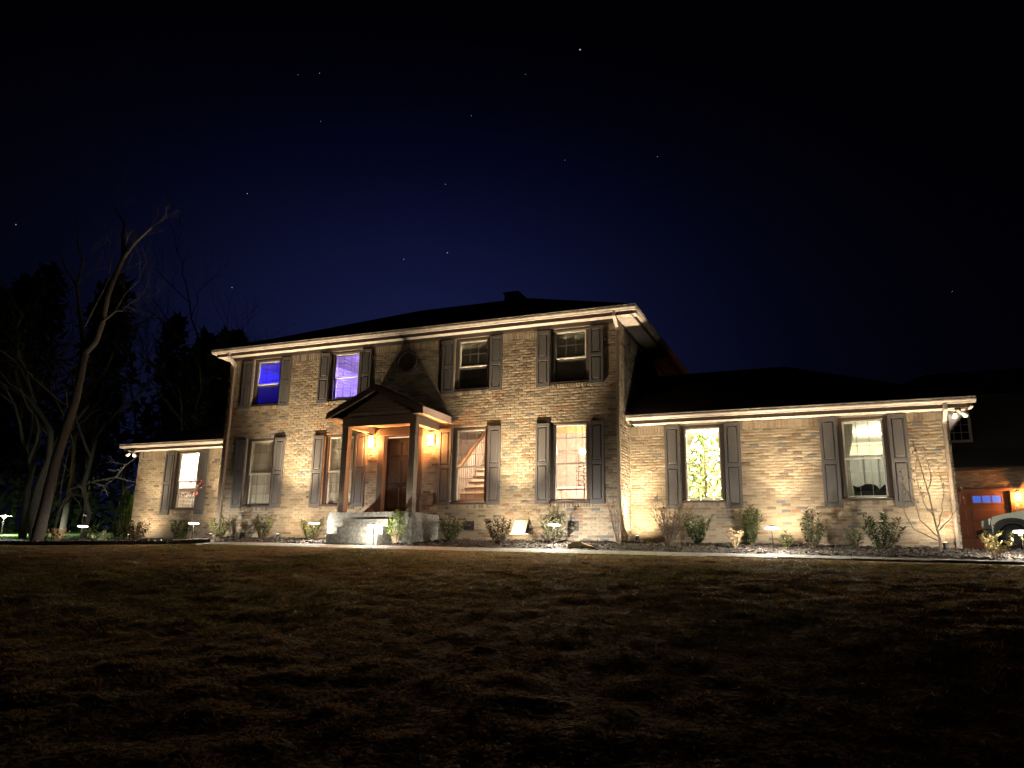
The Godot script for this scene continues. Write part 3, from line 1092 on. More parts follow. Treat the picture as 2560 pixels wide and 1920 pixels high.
func bricks_of_house() -> void:
	var sills := func(list: Array, fr: Transform3D, node: Node3D) -> Array:
		var out := list.duplicate()
		for h in list:
			if h.size.x < 1.1:
				sill_bricks(fr, h.get_center().x, h.size.x / 2, h.position.y, node)
				out.append(Rect2(h.position.x - 0.02, h.position.y - 0.10, h.size.x + 0.05, 0.11))
		return out
	var f := Transform3D()
	var fw := Transform3D(Basis(), Vector3(0, 0, SETBACK))
	var hm: Array = sills.call(main_holes, f, wall_nodes.main)
	hm.append(Rect2(-6.85, -1.0, 2.27, 1.58)) # behind the stoop
	courses(f, -11.62, 0.0, -0.135, 4.905, hm, wall_nodes.main)
	soldiers(f, -11.62, 0.0, 4.91, 5.098, hm, wall_nodes.main)
	var hwn: Array = sills.call(wing_holes, fw, wall_nodes.wing)
	courses(fw, 0.014, 6.83, -0.27, 2.565, hwn, wall_nodes.wing, 0.07)
	soldiers(fw, 0.014, 6.83, 2.568, 2.757, hwn, wall_nodes.wing)
	var hl: Array = sills.call(left_holes, fw, wall_nodes.left)
	courses(fw, -16.0, -11.634, -0.14, 2.555, hl, wall_nodes.left, 0.03)
	soldiers(fw, -16.0, -11.634, 2.558, 2.745, hl, wall_nodes.left)
	var side := Transform3D(Basis(Vector3(0, 0, -1), Vector3.UP, Vector3.RIGHT), Vector3.ZERO)
	courses(side, 0.004, 2.6, -0.135, 4.905, [], wall_nodes.side, 0.1)
	soldiers(side, 0.004, 2.6, 4.91, 5.098, [], wall_nodes.side)
	lay_bricks(300)

# ------------------------------------------------------------------ garage building behind the wing
func garage() -> void:
	var g := thing("garage_building", "dark brick garage behind the wing with a brown panelled door", "garage", Vector3(10.0, 0, -14.0))
	var hole := Rect2(-2.45, 0.0, 2.50, 2.22)
	var fr := Transform3D(Basis(), Vector3(0, 0, -0.014))
	var w := part(g, "front_wall", wall_slab(fr, -4.0, 6.0, -0.5, 3.05, 0.25, [Rect2(hole.position.x, -0.6, hole.size.x, 2.82)]), M.mortar)
	part(g, "side_wall", bx(Vector3(-4.0, -0.5, -7.0), Vector3(-3.8, 3.05, -0.28)), M.plain_wall)
	part(g, "side_wall", bx(Vector3(5.8, -0.5, -7.0), Vector3(6.0, 3.05, -0.28)), M.plain_wall)
	courses(Transform3D(Basis(), Vector3(0, 0, 0)), -2.2, 2.4, 2.24, 2.92, [], w)
	courses(Transform3D(Basis(), Vector3(0, 0, 0)), 0.16, 1.2, 0.86, 2.235, [], w)
	for b in brick_list:
		b.f = Transform3D(Basis(), Vector3.ZERO)
		b.d = absf(b.x0)
	lay_bricks(290)
	# roof over the door, then the upper storey set back
	var s := Mesher.new()
	s.extrude(PackedVector2Array([Vector2(-0.45, 2.98), Vector2(-0.45, 2.92), Vector2(2.6, 4.02), Vector2(2.6, 4.10)].duplicate()), Transform3D(Basis(Vector3(0, 0, -1), Vector3.UP, Vector3.RIGHT), Vector3.ZERO), -4.3, 6.3)
	part(g, "lower_roof", s, M.shingle)
	part(g, "gutter", gutter_run(-4.3, 6.3, 2.99, 0.55), M.brown_trim)
	part(g, "soffit", bx(Vector3(-4.3, 2.905, 0.0), Vector3(6.3, 2.918, 0.43)), M.soffit_vinyl)
	var up := part(g, "upper_wall", wall_slab(Transform3D(Basis(), Vector3(0, 0, -2.4)), -4.0, 6.0, 3.0, 6.0, 0.25, [Rect2(-1.45, 4.28, 0.95, 1.35)]), M.dark_siding)
	part(g, "upper_roof", hip(-4.5, 6.5, -8.0, -2.0, 6.0, 7.6, 3.0), M.shingle)
	var wn := holder(g, "window", Vector3(-0.975, 4.955, -2.44))
	part(wn, "frame", frame_mesh(0.475, 0.675, 0.09, 0.09), M.pink_trim)
	part(wn, "pane", bx(Vector3(-0.384, -0.584, 0.02), Vector3(0.384, 0.584, 0.026)), M.car_glass)
	for x in [-0.128, 0.128]:
		part(wn, "muntin", bx(Vector3(x - 0.009, -0.584, 0.027), Vector3(x + 0.009, 0.584, 0.04)), M.pink_trim)
	for y in [-0.29, 0.0, 0.29]:
		part(wn, "muntin", bx(Vector3(-0.384, y - 0.009, 0.0405), Vector3(0.384, y + 0.009, 0.05)), M.pink_trim)
	# sectional door
	var d := holder(g, "garage_door", Vector3(-1.2, 0.05, -0.12))
	for i in 4:
		var y := i * 0.54
		s = Mesher.new()
		s.slab(Vector3(-1.22, y + 0.004, -0.05), Vector3(1.22, y + 0.536, 0.0), 0.006)
		part(d, "section", s, M.garage_paint)
		for k in 2:
			var x := -1.15 + k * 1.18
			if i < 3 or k == 0:
				s = Mesher.new()
				s.slab(Vector3(x + 0.05, y + 0.09, 0.0005), Vector3(x + 1.05, y + 0.45, 0.016), 0.014)
				part(d, "panel", s, M.garage_paint)
			else:
				var wd := holder(d, "window_row", Vector3(x + 0.545, y + 0.27, 0.0005))
				var f := frame_mesh(0.49, 0.17, 0.05, 0.022)
				for q in [-0.148, 0.148]:
					f.box(Vector3(q - 0.014, -0.12, 0.001), Vector3(q + 0.014, 0.12, 0.018))
				f.box(Vector3(-0.44, -0.12, 0.0), Vector3(0.44, 0.12, 0.002))
				part(d, "lite_frame", f, M.garage_paint).position = wd.position
				for q in 3:
					var p := part(d, "window_pane", bx(Vector3(-0.130, -0.118, 0.0), Vector3(0.130, 0.118, 0.004)), M.blue_window_glow)
					p.position = wd.position + Vector3(-0.296 + q * 0.296, 0, 0.003)
				wd.free()
	s = Mesher.new()
	s.slab(Vector3(0.055, 0.0, -0.20), Vector3(0.155, 2.22, 0.03), 0.008)
	s.slab(Vector3(-2.55, 2.225, -0.20), Vector3(0.155, 2.31, 0.035), 0.008)
	s.slab(Vector3(-2.55, 0.0, -0.20), Vector3(-2.455, 2.22, 0.03), 0.008)
	part(g, "door_frame", s, M.garage_paint)
	part(g, "inner_wall", bx(Vector3(-3.8, -0.5, -0.9), Vector3(3.0, 3.0, -0.8)), M.plain_wall)

# ------------------------------------------------------------------ rooms seen through the windows
func room(x0: float, x1: float, y0: float, y1: float, z0: float, z1: float, wall: Material, floor_m: Material, ceil_m: Material) -> void:
	var r := holder(house, "room")
	var t := 0.05
	part(r, "floor", bx(Vector3(x0, y0 - t, z0), Vector3(x1, y0, z1)), floor_m)
	part(r, "ceiling", bx(Vector3(x0, y1, z0), Vector3(x1, y1 + t, z1)), ceil_m)
	part(r, "back_wall", bx(Vector3(x0, y0 - t, z0 - t), Vector3(x1, y1 + t, z0 - 0.001)), wall)
	part(r, "side_wall", bx(Vector3(x0 - t, y0 - t, z0 - t), Vector3(x0 - 0.001, y1 + t, z1)), wall)
	part(r, "side_wall", bx(Vector3(x1 + 0.001, y0 - t, z0 - t), Vector3(x1 + t, y1 + t, z1)), wall)

func ceiling_light(at: Vector3, m: Material, c: Color, e: float, label: String) -> void:
	var t := thing("ceiling_light", label, "ceiling light", at)
	var s := Mesher.new()
	s.lathe(Vector3.ZERO, [[0.0, -0.02], [0.15, -0.02], [0.15, 0.0], [0.0, 0.0]], 18)
	part(t, "base", s, M.lamp_white)
	s = Mesher.new()
	s.lathe(Vector3.ZERO, [[0.0, -0.085], [0.07, -0.08], [0.115, -0.055], [0.13, -0.021]], 18)
	part(t, "lamp_shade", s, m)
	omni(t, Vector3(0, -0.16, 0), c, e, 0.12)

func rooms() -> void:
	var zi := -0.276
	var zw := SETBACK - 0.276
	# ground floor of the tall block
	room(-11.3, -6.56, 0.56, 3.12, -4.2, zi, M.room_cream, M.floor_wood, M.room_white)
	ceiling_light(Vector3(-8.2, 3.118, -2.4), M.warm_lamp, Color(1, 0.88, 0.72), 4.5, "dim round ceiling light behind the ground floor blinds")
	room(-6.45, -3.05, 0.56, 3.32, -5.0, zi, M.room_peach, M.floor_wood, M.room_white)
	ceiling_light(Vector3(-4.3, 3.318, -1.5), M.warm_lamp, Color(1, 0.87, 0.73), 11.0, "warm round ceiling light above the staircase hall")
	room(-2.94, -0.32, 0.56, 3.05, -4.1, zi, M.room_peach, M.floor_wood, M.room_white)
	# upper floor
	room(-11.3, -9.02, 3.46, 5.12, -3.2, zi, M.room_white, M.floor_wood, M.room_white)
	ceiling_light(Vector3(-9.3, 5.118, -1.15), M.blue_lamp, Color(0.15, 0.13, 1.0), 16.0, "deep blue ceiling light in the upper corner room")
	room(-8.92, -6.36, 3.46, 5.12, -3.2, zi, M.room_white, M.floor_wood, M.room_white)
	ceiling_light(Vector3(-6.72, 5.118, -1.3), M.violet_lamp, Color(0.58, 0.50, 1.0), 34.0, "violet ceiling light in the upper room over the porch")
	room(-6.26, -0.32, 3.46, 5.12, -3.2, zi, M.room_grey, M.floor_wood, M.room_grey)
	# wings
	room(0.2, 3.38, 0.36, 2.80, -4.6, zw, M.room_cream, M.floor_wood, M.room_white)
	ceiling_light(Vector3(2.2, 2.798, -2.0), M.cool_lamp, Color(1, 0.97, 0.70), 42.0, "bright ceiling light above the decorated fir tree")
	room(3.5, 6.5, 0.36, 2.80, -5.4, zw, M.room_cream, M.floor_wood, M.room_white)
	ceiling_light(Vector3(5.7, 2.798, -3.6), M.cool_lamp, Color(1, 0.97, 0.82), 10.0, "pale ceiling light above the grey headboard")
	room(-15.7, -11.9, 0.5, 2.80, -4.2, zw, M.room_white, M.floor_wood, M.room_white)
	ceiling_light(Vector3(-14.9, 2.798, -2.3), M.cool_lamp, Color(1, 0.95, 0.84), 13.0, "bright white ceiling light in the low wing with the red sapling")
	staircase()
	kitchen()
	fir_tree()
	bedroom()

func staircase() -> void:
	var t := thing("staircase", "indoor staircase with white balusters and an oak handrail climbing away", "staircase", Vector3(-4.97, 0.56, -1.2))
	for k in 14:
		var y := 0.1875 * (k + 1)
		var z := -0.25 * k
		part(t, "riser", bx(Vector3(0.0, y - 0.1875, z - 0.25), Vector3(1.1, y - 0.03, z - 0.02)), M.stair_white)
		part(t, "tread", bx(Vector3(-0.03, y - 0.029, z - 0.25), Vector3(1.1, y, z + 0.015)), M.oak)
		if k > 0:
			part(t, "stringer", bx(Vector3(0.001, -0.0, z - 0.25), Vector3(1.1, y - 0.188, z - 0.021)), M.stair_white)
		for j in 2:
			var zz := z - 0.06 - j * 0.125
			var top := 0.1875 * (-(zz) / 0.25) + 0.94
			if top > y + 0.1 and top < 2.72:
				part(t, "baluster", bx(Vector3(0.018, y + 0.001, zz - 0.013), Vector3(0.044, top, zz + 0.013)), M.stair_white)
	var s := Mesher.new()
	var a := Vector3(0.031, 0.93, 0.10)
	var b := Vector3(0.031, 0.93 + 0.75 * 2.35, 0.10 - 2.35)
	s.tube([a, b], [0.042, 0.042], 8)
	part(t, "handrail", s, M.oak)
	s = Mesher.new()
	s.box(Vector3(-0.02, 0.0, 0.06), Vector3(0.08, 1.02, 0.16))
	part(t, "newel_post", s, M.oak)

func kitchen() -> void:
	var t := thing("kitchen_island", "pinkish panelled kitchen island with a pale stone top", "kitchen island", Vector3(-2.0, 0.56, -2.75))
	part(t, "cabinet", bx(Vector3(-0.85, 0, -0.35), Vector3(1.1, 0.87, 0.35)), M.cabinet)
	part(t, "worktop", bx(Vector3(-0.9, 0.872, -0.4), Vector3(1.15, 0.912, 0.4)), M.counter)
	for i in 3:
		var s := Mesher.new()
		s.slab(Vector3(-0.80 + i * 0.63, 0.08, 0.351), Vector3(-0.22 + i * 0.63, 0.82, 0.372), 0.012)
		part(t, "door_panel", s, M.cabinet)
	t = thing("wall_cabinet", "tall pinkish cupboards standing against the kitchen's back wall", "cupboard", Vector3(-1.95, 0.56, -3.85))
	for i in 3:
		part(t, "carcass", bx(Vector3(-0.9 + i * 0.75, 0, -0.2), Vector3(-0.17 + i * 0.75, 2.02, 0.2)), M.cabinet)
		var s := Mesher.new()
		s.slab(Vector3(-0.86 + i * 0.75, 0.95, 0.201), Vector3(-0.21 + i * 0.75, 1.98, 0.222), 0.015)
		part(t, "door_panel", s, M.cabinet)
	t = thing("ceiling_beam", "orange-brown wooden beam across the kitchen ceiling", "beam", Vector3(-1.63, 2.88, -2.2))
	part(t, "timber", bx(Vector3(-1.3, 0, -0.08), Vector3(1.3, 0.169, 0.08)), M.oak)
	t = thing("pendant_lamp", "glaring warm globe lamp hanging in the kitchen", "pendant lamp", Vector3(-1.36, 2.20, -1.6))
	var s2 := Mesher.new()
	s2.ball(Vector3(0, 0.08, 0), Vector3(0.085, 0.085, 0.085), 14)
	part(t, "lamp_globe", s2, M.warm_lamp)
	s2 = Mesher.new()
	s2.tube([Vector3(0, 0.16, 0), Vector3(0, 0.849, 0)], [0.006, 0.006], 6)
	part(t, "rod", s2, M.black_metal)
	omni(t, Vector3(0, 0.08, 0), Color(1, 0.90, 0.77), 18.0, 0.085)
	t = thing("potted_plant", "large-leaved green house plant at the kitchen window", "house plant", Vector3(-1.12, 0.56, -0.95))
	s2 = Mesher.new()
	s2.lathe(Vector3.ZERO, [[0.0, 0.0], [0.11, 0.0], [0.15, 0.28], [0.13, 0.28], [0.12, 0.25], [0.0, 0.25]], 14)
	part(t, "pot", s2, M.plant_pot)
	s2 = Mesher.new()
	s2.tube([Vector3(0, 0.24, 0), Vector3(0.02, 0.7, 0.02), Vector3(-0.01, 1.32, 0)], [0.014, 0.012, 0.008], 6)
	part(t, "stem", s2, M.twig)
	for i in 15:
		var lf := Mesher.new()
		lf.col = Color(0.035, 0.07, 0.025) * rng.randf_range(0.7, 1.3)
		var a := i * 2.4
		var y := 0.72 + i * 0.042
		broad_leaf(lf, Vector3(0, y, 0), Vector3(cos(a), 0.35, sin(a)).normalized(), 0.22, 0.085)
		part(t, "leaf", lf, M.leaf)

func broad_leaf(s: Mesher, at: Vector3, d: Vector3, ln: float, hw: float) -> void:
	var side := d.cross(Vector3.UP).normalized()
	var up := side.cross(d).normalized()
	var prev := [at, at]
	for i in range(1, 6):
		var t := i / 5.0
		var w := hw * sin(PI * pow(t, 0.8)) + 0.001
		var c := at + d * ln * t - Vector3(0, 0.25 * ln * t * t, 0)
		var l := c - side * w + up * w * 0.25
		var r := c + side * w + up * w * 0.25
		var pc: Vector3 = (prev[0] + prev[1]) / 2
		s.quad(prev[0], pc, c, l)
		s.quad(pc, prev[1], r, c)
		prev = [l, r]

func fir_tree() -> void:
	var t := thing("christmas_tree", "green fir tree strung with white lights inside the wing window", "christmas tree", Vector3(1.60, 0.36, -2.25))
	var s := Mesher.new()
	s.tube([Vector3(0, 0, 0), Vector3(0, 2.25, 0)], [0.05, 0.01], 7)
	part(t, "trunk", s, M.twig)
	s = Mesher.new()
	for i in 1000:
		var y := 0.25 + 2.05 * pow(rng.randf(), 1.15)
		var r := 0.95 * (1.0 - (y - 0.2) / 2.5) + 0.05
		var a := rng.randf() * TAU
		var rr := r * sqrt(rng.randf_range(0.15, 1.0))
		var p := Vector3(cos(a) * rr, y, sin(a) * rr)
		var d := Vector3(cos(a), rng.randf_range(-0.25, 0.35), sin(a)).normalized()
		s.col = Color(0.16, 0.25, 0.06) * rng.randf_range(0.5, 1.3)
		for j in 7:
			var e := (d + Vector3(rng.randf_range(-0.8, 0.8), rng.randf_range(-0.5, 0.7), rng.randf_range(-0.8, 0.8))).normalized()
			var w := e.cross(Vector3.UP).normalized() * 0.011
			s.tri(p - w, p + w, p + e * rng.randf_range(0.08, 0.14))
	part(t, "needles", s, M.leaf, "stuff")
	var bulb := Mesher.new()
	bulb.ball(Vector3.ZERO, Vector3.ONE * 0.024, 8)
	var bm := bulb.mesh()
	for i in 190:
		var y := 0.35 + 1.95 * pow(rng.randf(), 1.1)
		var r := 0.97 * (1.0 - (y - 0.2) / 2.5) + 0.05
		var a := rng.randf_range(0.0, PI) # the side that faces the window
		var o := part(t, "light_bulb", bm, M.tree_bulb)
		o.position = Vector3(cos(a) * r, y, sin(a) * r)

func bedroom() -> void:
	var t := thing("bed", "bed with a grey padded headboard, pale pillows and a dark footboard", "bed", Vector3(5.45, 0.36, -3.6))
	var s := Mesher.new()
	for i in 5:
		s.slab(Vector3(-0.9 + i * 0.36, 0.3, -1.75), Vector3(-0.555 + i * 0.36, 2.08, -1.60), 0.03)
	part(t, "headboard", s, M.grey_cloth)
	s = Mesher.new()
	s.box(Vector3(-0.85, 0.0, -1.59), Vector3(0.85, 0.72, 1.2))
	part(t, "mattress", s, M.grey_cloth)
	for q in [[-0.55, 1.02, -1.25, 0.25], [-0.1, 1.06, -1.3, -0.15], [0.38, 1.04, -1.25, 0.1], [-0.25, 0.98, -0.95, 0.35]]:
		s = Mesher.new()
		s.ball(Vector3.ZERO, Vector3(0.27, 0.25, 0.085), 14)
		var o := part(t, "pillow", s, M.pillow_cloth)
		o.position = Vector3(q[0], q[1], q[2])
		o.rotation = Vector3(-0.3, 0, q[3])
	s = Mesher.new()
	var poly := PackedVector2Array([Vector2(-0.85, 0.0), Vector2(0.85, 0.0), Vector2(0.85, 0.78)])
	for i in 13:
		var a := PI * i / 12.0
		poly.append(Vector2(cos(a) * 0.72, 0.80 + sin(a) * 0.07))
	poly.append(Vector2(-0.85, 0.78))
	s.extrude(poly, Transform3D(), 1.21, 1.33)
	part(t, "footboard", s, M.dark_cloth)
	t = thing("curtain", "pale curtain gathered at the side of the bedroom window", "curtain", Vector3(4.72, 0.40, -1.52))
	s = Mesher.new()
	for i in 5:
		var x := 0.03 + i * 0.035
		s.tube([Vector3(x * 1.4, 2.25, 0), Vector3(x * 1.25, 1.9, 0.01), Vector3(x * 0.6 - 0.01, 1.38, 0.02), Vector3(x * 0.9, 0.8, 0.0), Vector3(x * 1.1, 0.0, 0)], [0.03, 0.032, 0.02, 0.03, 0.035], 8)
	part(t, "cloth", s, M.curtain_cloth)
	t = thing("wooden_sideboard", "brown wooden sideboard inside the low wing window", "sideboard", Vector3(-15.15, 0.5, -3.0))
	part(t, "body", bx(Vector3(-0.45, 0, -0.4), Vector3(0.5, 1.16, 0.6)), M.oak)
	part(t, "top", bx(Vector3(-0.5, 1.161, -0.45), Vector3(0.55, 1.20, 0.65)), M.oak)
	for i in 3:
		part(t, "drawer_front", bx(Vector3(-0.4, 0.1 + i * 0.35, 0.601), Vector3(0.45, 0.42 + i * 0.35, 0.62)), M.oak)

# ------------------------------------------------------------------ blinds
func blind(cx: float, ytop: float, ybot: float, zf: float, hw: float, tilt: float, label: String, rail := true) -> void:
	var t := thing("window_blind", label, "blind", Vector3(cx, ybot, zf - 0.205))
	var h := ytop - ybot
	if rail:
		part(t, "headrail", bx(Vector3(-hw, h - 0.045, -0.022), Vector3(hw, h, 0.022)), M.blind_white)
	var sl := Mesher.new()
	sl.boxt(Transform3D(Basis(Vector3.RIGHT, tilt), Vector3.ZERO), Vector3(hw * 2 - 0.01, 0.0026, 0.048))
	var m := sl.mesh()
	var y := h - 0.075
	while y > 0.03:
		part(t, "slat", m, M.blind_white).position = Vector3(0, y, 0)
		y -= 0.043
	part(t, "bottom_rail", bx(Vector3(-hw + 0.004, 0.0, -0.018), Vector3(hw - 0.004, 0.02, 0.018)), M.blind_white)
	for x in [-hw * 0.45, hw * 0.45]:
		part(t, "cord", bx(Vector3(x - 0.003, 0.02, 0.025), Vector3(x + 0.003, h - 0.05, 0.027)), M.brown_trim)

func blinds() -> void:
	blind(-10.24, 2.72, 0.93, 0.0, 0.392, -0.90, "closed cream blind behind the ground floor window near the outer downspout")
	blind(-7.60, 2.72, 0.93, 0.0, 0.392, -0.55, "half-open cream blind behind the window next to the porch post")
	blind(-10.24, 5.03, 3.77, 0.0, 0.392, 0.80, "blind glowing deep blue in the upper corner window")
	blind(-7.60, 5.03, 3.77, 0.0, 0.392, 0.75, "blind glowing violet white in the upper window over the porch")
	blind(-3.77, 5.03, 4.37, 0.0, 0.392, -0.80, "dark half-drawn blind in the upper window beside the round vent")
	blind(-1.17, 5.03, 4.37, 0.0, 0.392, -0.80, "dark half-drawn blind in the upper window beside the corner downspout")
	blind(-13.96, 1.52, 0.95, SETBACK, 0.392, 0.45, "low cream blind in the wing window behind the red sapling")

# ------------------------------------------------------------------ lanterns and flood lights
func lantern(at: Vector3, e: float, label: String) -> void:
	var t := thing("wall_lantern", label, "lantern", at, "glowing wall lanterns")
	part(t, "back_plate", bx(Vector3(-0.055, -0.09, -0.149), Vector3(0.055, 0.13, -0.132)), M.bronze_metal)
	var s := Mesher.new()
	s.tube([Vector3(0, 0.06, -0.132), Vector3(0, 0.21, -0.10), Vector3(0, 0.235, 0.0)], [0.010, 0.010, 0.012], 8)
	part(t, "arm", s, M.bronze_metal)
	s = Mesher.new()
	s.lathe(Vector3.ZERO, [[0.10, 0.165], [0.118, 0.172], [0.05, 0.215], [0.0, 0.225]], 6)
	s.lathe(Vector3.ZERO, [[0.0, 0.165], [0.10, 0.165]], 6)
	part(t, "cap", s, M.bronze_metal)
	s = Mesher.new()
	s.lathe(Vector3.ZERO, [[0.0, -0.185], [0.055, -0.18], [0.078, -0.165], [0.0, -0.165]], 6)
	part(t, "base", s, M.bronze_metal)
	for k in 6:
		var a := TAU * k / 6.0
		s = Mesher.new()
		s.tube([Vector3(cos(a) * 0.078, -0.166, sin(a) * 0.078), Vector3(cos(a) * 0.10, 0.166, sin(a) * 0.10)], [0.007, 0.007], 5)
		part(t, "bar", s, M.bronze_metal)
		var b := TAU * (k + 1) / 6.0
		s = Mesher.new()
		s.quad(Vector3(cos(b) * 0.076, -0.16, sin(b) * 0.076), Vector3(cos(a) * 0.076, -0.16, sin(a) * 0.076), Vector3(cos(a) * 0.097, 0.16, sin(a) * 0.097), Vector3(cos(b) * 0.097, 0.16, sin(b) * 0.097))
		part(t, "pane", s, M.frosted)
	s = Mesher.new()
	s.ball(Vector3(0, -0.01, 0), Vector3(0.06, 0.115, 0.06), 12)
	part(t, "bulb", s, M.lantern_bulb)
	omni(t, Vector3(0, -0.01, 0), Color(1, 0.64, 0.35), e, 0.05)

func flood(at: Vector3, turn: float, label: String, lit := 0.0) -> void:
	var t := thing("security_floodlight", label, "floodlight", at, "twin floodlights under the eaves", turn)
	var s := Mesher.new()
	s.lathe(Vector3.ZERO, [[0.0, -0.04], [0.055, -0.035], [0.06, 0.0], [0.0, 0.0]], 14)
	part(t, "canopy", s, M.bronze_metal)
	for k in [-1.0, 1.0]:
		var d := Vector3(0.32 * k, -0.36, 0.85).normalized()
		s = Mesher.new()
		s.tube([Vector3(0.02 * k, -0.03, 0), Vector3(0.06 * k, -0.09, 0.03)], [0.012, 0.012], 7)
		part(t, "arm", s, M.bronze_metal)
		var o := Vector3(0.065 * k, -0.10, 0.035)
		s = Mesher.new()
		s.tube([o - d * 0.02, o, o + d * 0.05, o + d * 0.11], [0.02, 0.04, 0.05, 0.065], 14)
		part(t, "head", s, M.lamp_white)
		s = Mesher.new()
		s.ball(o + d * 0.108, Vector3.ONE * 0.052, 12)
		part(t, "lens", s, M.flood_glow if lit > 0.0 else M.lamp_white)
		if lit > 0.0:
			var l := SpotLight3D.new()
			l.name = "light"
			l.light_color = Color(1, 0.97, 0.88)
			l.light_energy = lit
			l.light_size = 0.05
			l.spot_angle = 40
			l.spot_angle_attenuation = 0.9
			l.spot_range = 40.0
			l.spot_attenuation = 2.0
			l.shadow_enabled = true
			t.add_child(l, true)
			l.transform = Transform3D(Basis.looking_at(d, Vector3.UP), o + d * 0.175)

func lanterns_and_floods() -> void:
	lantern(Vector3(-6.545, 2.475, 0.155), 9.0, "glowing bronze lantern between the porch window and the front door")
	lantern(Vector3(-4.79, 2.475, 0.155), 9.0, "glowing bronze lantern between the front door and the stair window")
	lantern(Vector3(10.27, 1.99, -13.84), 5.0, "glowing bronze lantern beside the brown garage door")
	flood(Vector3(-15.92, 2.752, -0.72), -2.1, "white twin-head floodlight under the low wing's eaves by the dark trees", 4.0)
	flood(Vector3(6.98, 2.767, -0.82), 2.75, "white twin-head floodlight under the eaves beside the garage", 26.0)

func path_light(x: float, z: float, label: String, e := 12.0) -> void:
	var t := thing("path_light", label, "path light", Vector3(x, height(x, z), z), "lit path lights in the planting bed")
	t.rotation = Vector3(rng.randf_range(-0.03, 0.03), 0, rng.randf_range(-0.05, 0.03))
	var s := Mesher.new()
	s.tube([Vector3(0, -0.08, 0), Vector3(0, 0.43, 0)], [0.011, 0.011], 8)
	part(t, "stem", s, M.bronze_metal)
	s = Mesher.new()
	s.lathe(Vector3.ZERO, [[0.0, 0.472], [0.050, 0.472], [0.046, 0.480], [0.012, 0.508], [0.0, 0.512]], 16)
	part(t, "cap", s, M.bronze_metal)
	s = Mesher.new()
	s.lathe(Vector3.ZERO, [[0.0, 0.430], [0.11, 0.432], [0.132, 0.442], [0.132, 0.458], [0.11, 0.470], [0.0, 0.4715]], 22)
	part(t, "lamp_disc", s, M.path_glow)
	omni(t, Vector3(0, 0.45, 0), Color(1, 0.97, 0.90), e, 0.03)

func path_lights() -> void:
	path_light(-15.15, 1.30, "lit path light beside the dried orange hydrangea under the trees", 2.0)
	path_light(-11.05, 1.35, "lit path light in front of the low wing window", 7.0)
	path_light(-7.22, 1.40, "lit path light before the shrub left of the concrete steps", 8.0)
	path_light(-5.02, 2.17, "lit path light shining on the concrete steps", 3.5)
	path_light(-1.05, 1.45, "lit path light in front of the kitchen window")
	path_light(3.36, 1.40, "lit path light on the bed between the two wing windows")
	path_light(7.42, 1.40, "lit path light beside the pale dried stems near the driveway")

# ------------------------------------------------------------------ plants
func leaf(s: Mesher, at: Vector3, d: Vector3, ln: float, w: float) -> void:
	var side := d.cross(Vector3(rng.randf_range(-0.4, 0.4), 1, rng.randf_range(-0.4, 0.4))).normalized() * w
	var up := side.cross(d).normalized() * w * 0.35
	var mid := at + d * ln * 0.5
	var tip := at + d * ln - up * 0.8
	s.tri(at, mid + up * 0.0, mid - side + up); s.tri(mid, tip, mid - side + up)
	s.tri(at, mid + side + up, mid); s.tri(mid, mid + side + up, tip)

func laurel(x: float, z: float, h: float, w: float, base: Color, label: String, n_stems := 15) -> void:
	var t := thing("laurel_shrub", label, "shrub", Vector3(x, height(x, z) - 0.02, z), "young laurel shrubs along the walls")
	var st := Mesher.new()
	var fo := Mesher.new()
	for i in n_stems:
		var a := TAU * i / n_stems + rng.randf_range(-0.3, 0.3)
		var out := w * 0.5 * sqrt(rng.randf_range(0.03, 1.0))
		var top := h * rng.randf_range(0.62, 1.02) * (1.0 - 0.28 * out / (w * 0.5))
		var pts := []
		var rad := []
		for k in 5:
			var q := k / 4.0
			pts.append(Vector3(cos(a) * out * pow(q, 0.6), top * q, sin(a) * out * pow(q, 0.6)) + Vector3(rng.randf_range(-1, 1), 0, rng.randf_range(-1, 1)) * 0.012)
			rad.append(lerpf(0.007, 0.0025, q))
		st.tube(pts, rad, 4, false)
		var nl := int(top * 62.0)
		for k in nl:
			var q := pow((k + rng.randf()) / nl, 0.85)
			if q < 0.06: continue
			var seg := mini(int(q * 4.0), 3)
			var p: Vector3 = pts[seg].lerp(pts[seg + 1], q * 4.0 - seg)
			var b := k * 2.4 + rng.randf_range(-0.5, 0.5)
			var d := Vector3(cos(b), rng.randf_range(0.22, 1.0), sin(b)).normalized()
			var c := base
			fo.col = c * rng.randf_range(0.5, 1.1)
			fo.col.a = 1.0
			leaf(fo, p, d, rng.randf_range(0.08, 0.13), rng.randf_range(0.015, 0.023))
	part(t, "stems", st, M.twig)
	part(t, "foliage", fo, M.leaf, "stuff")

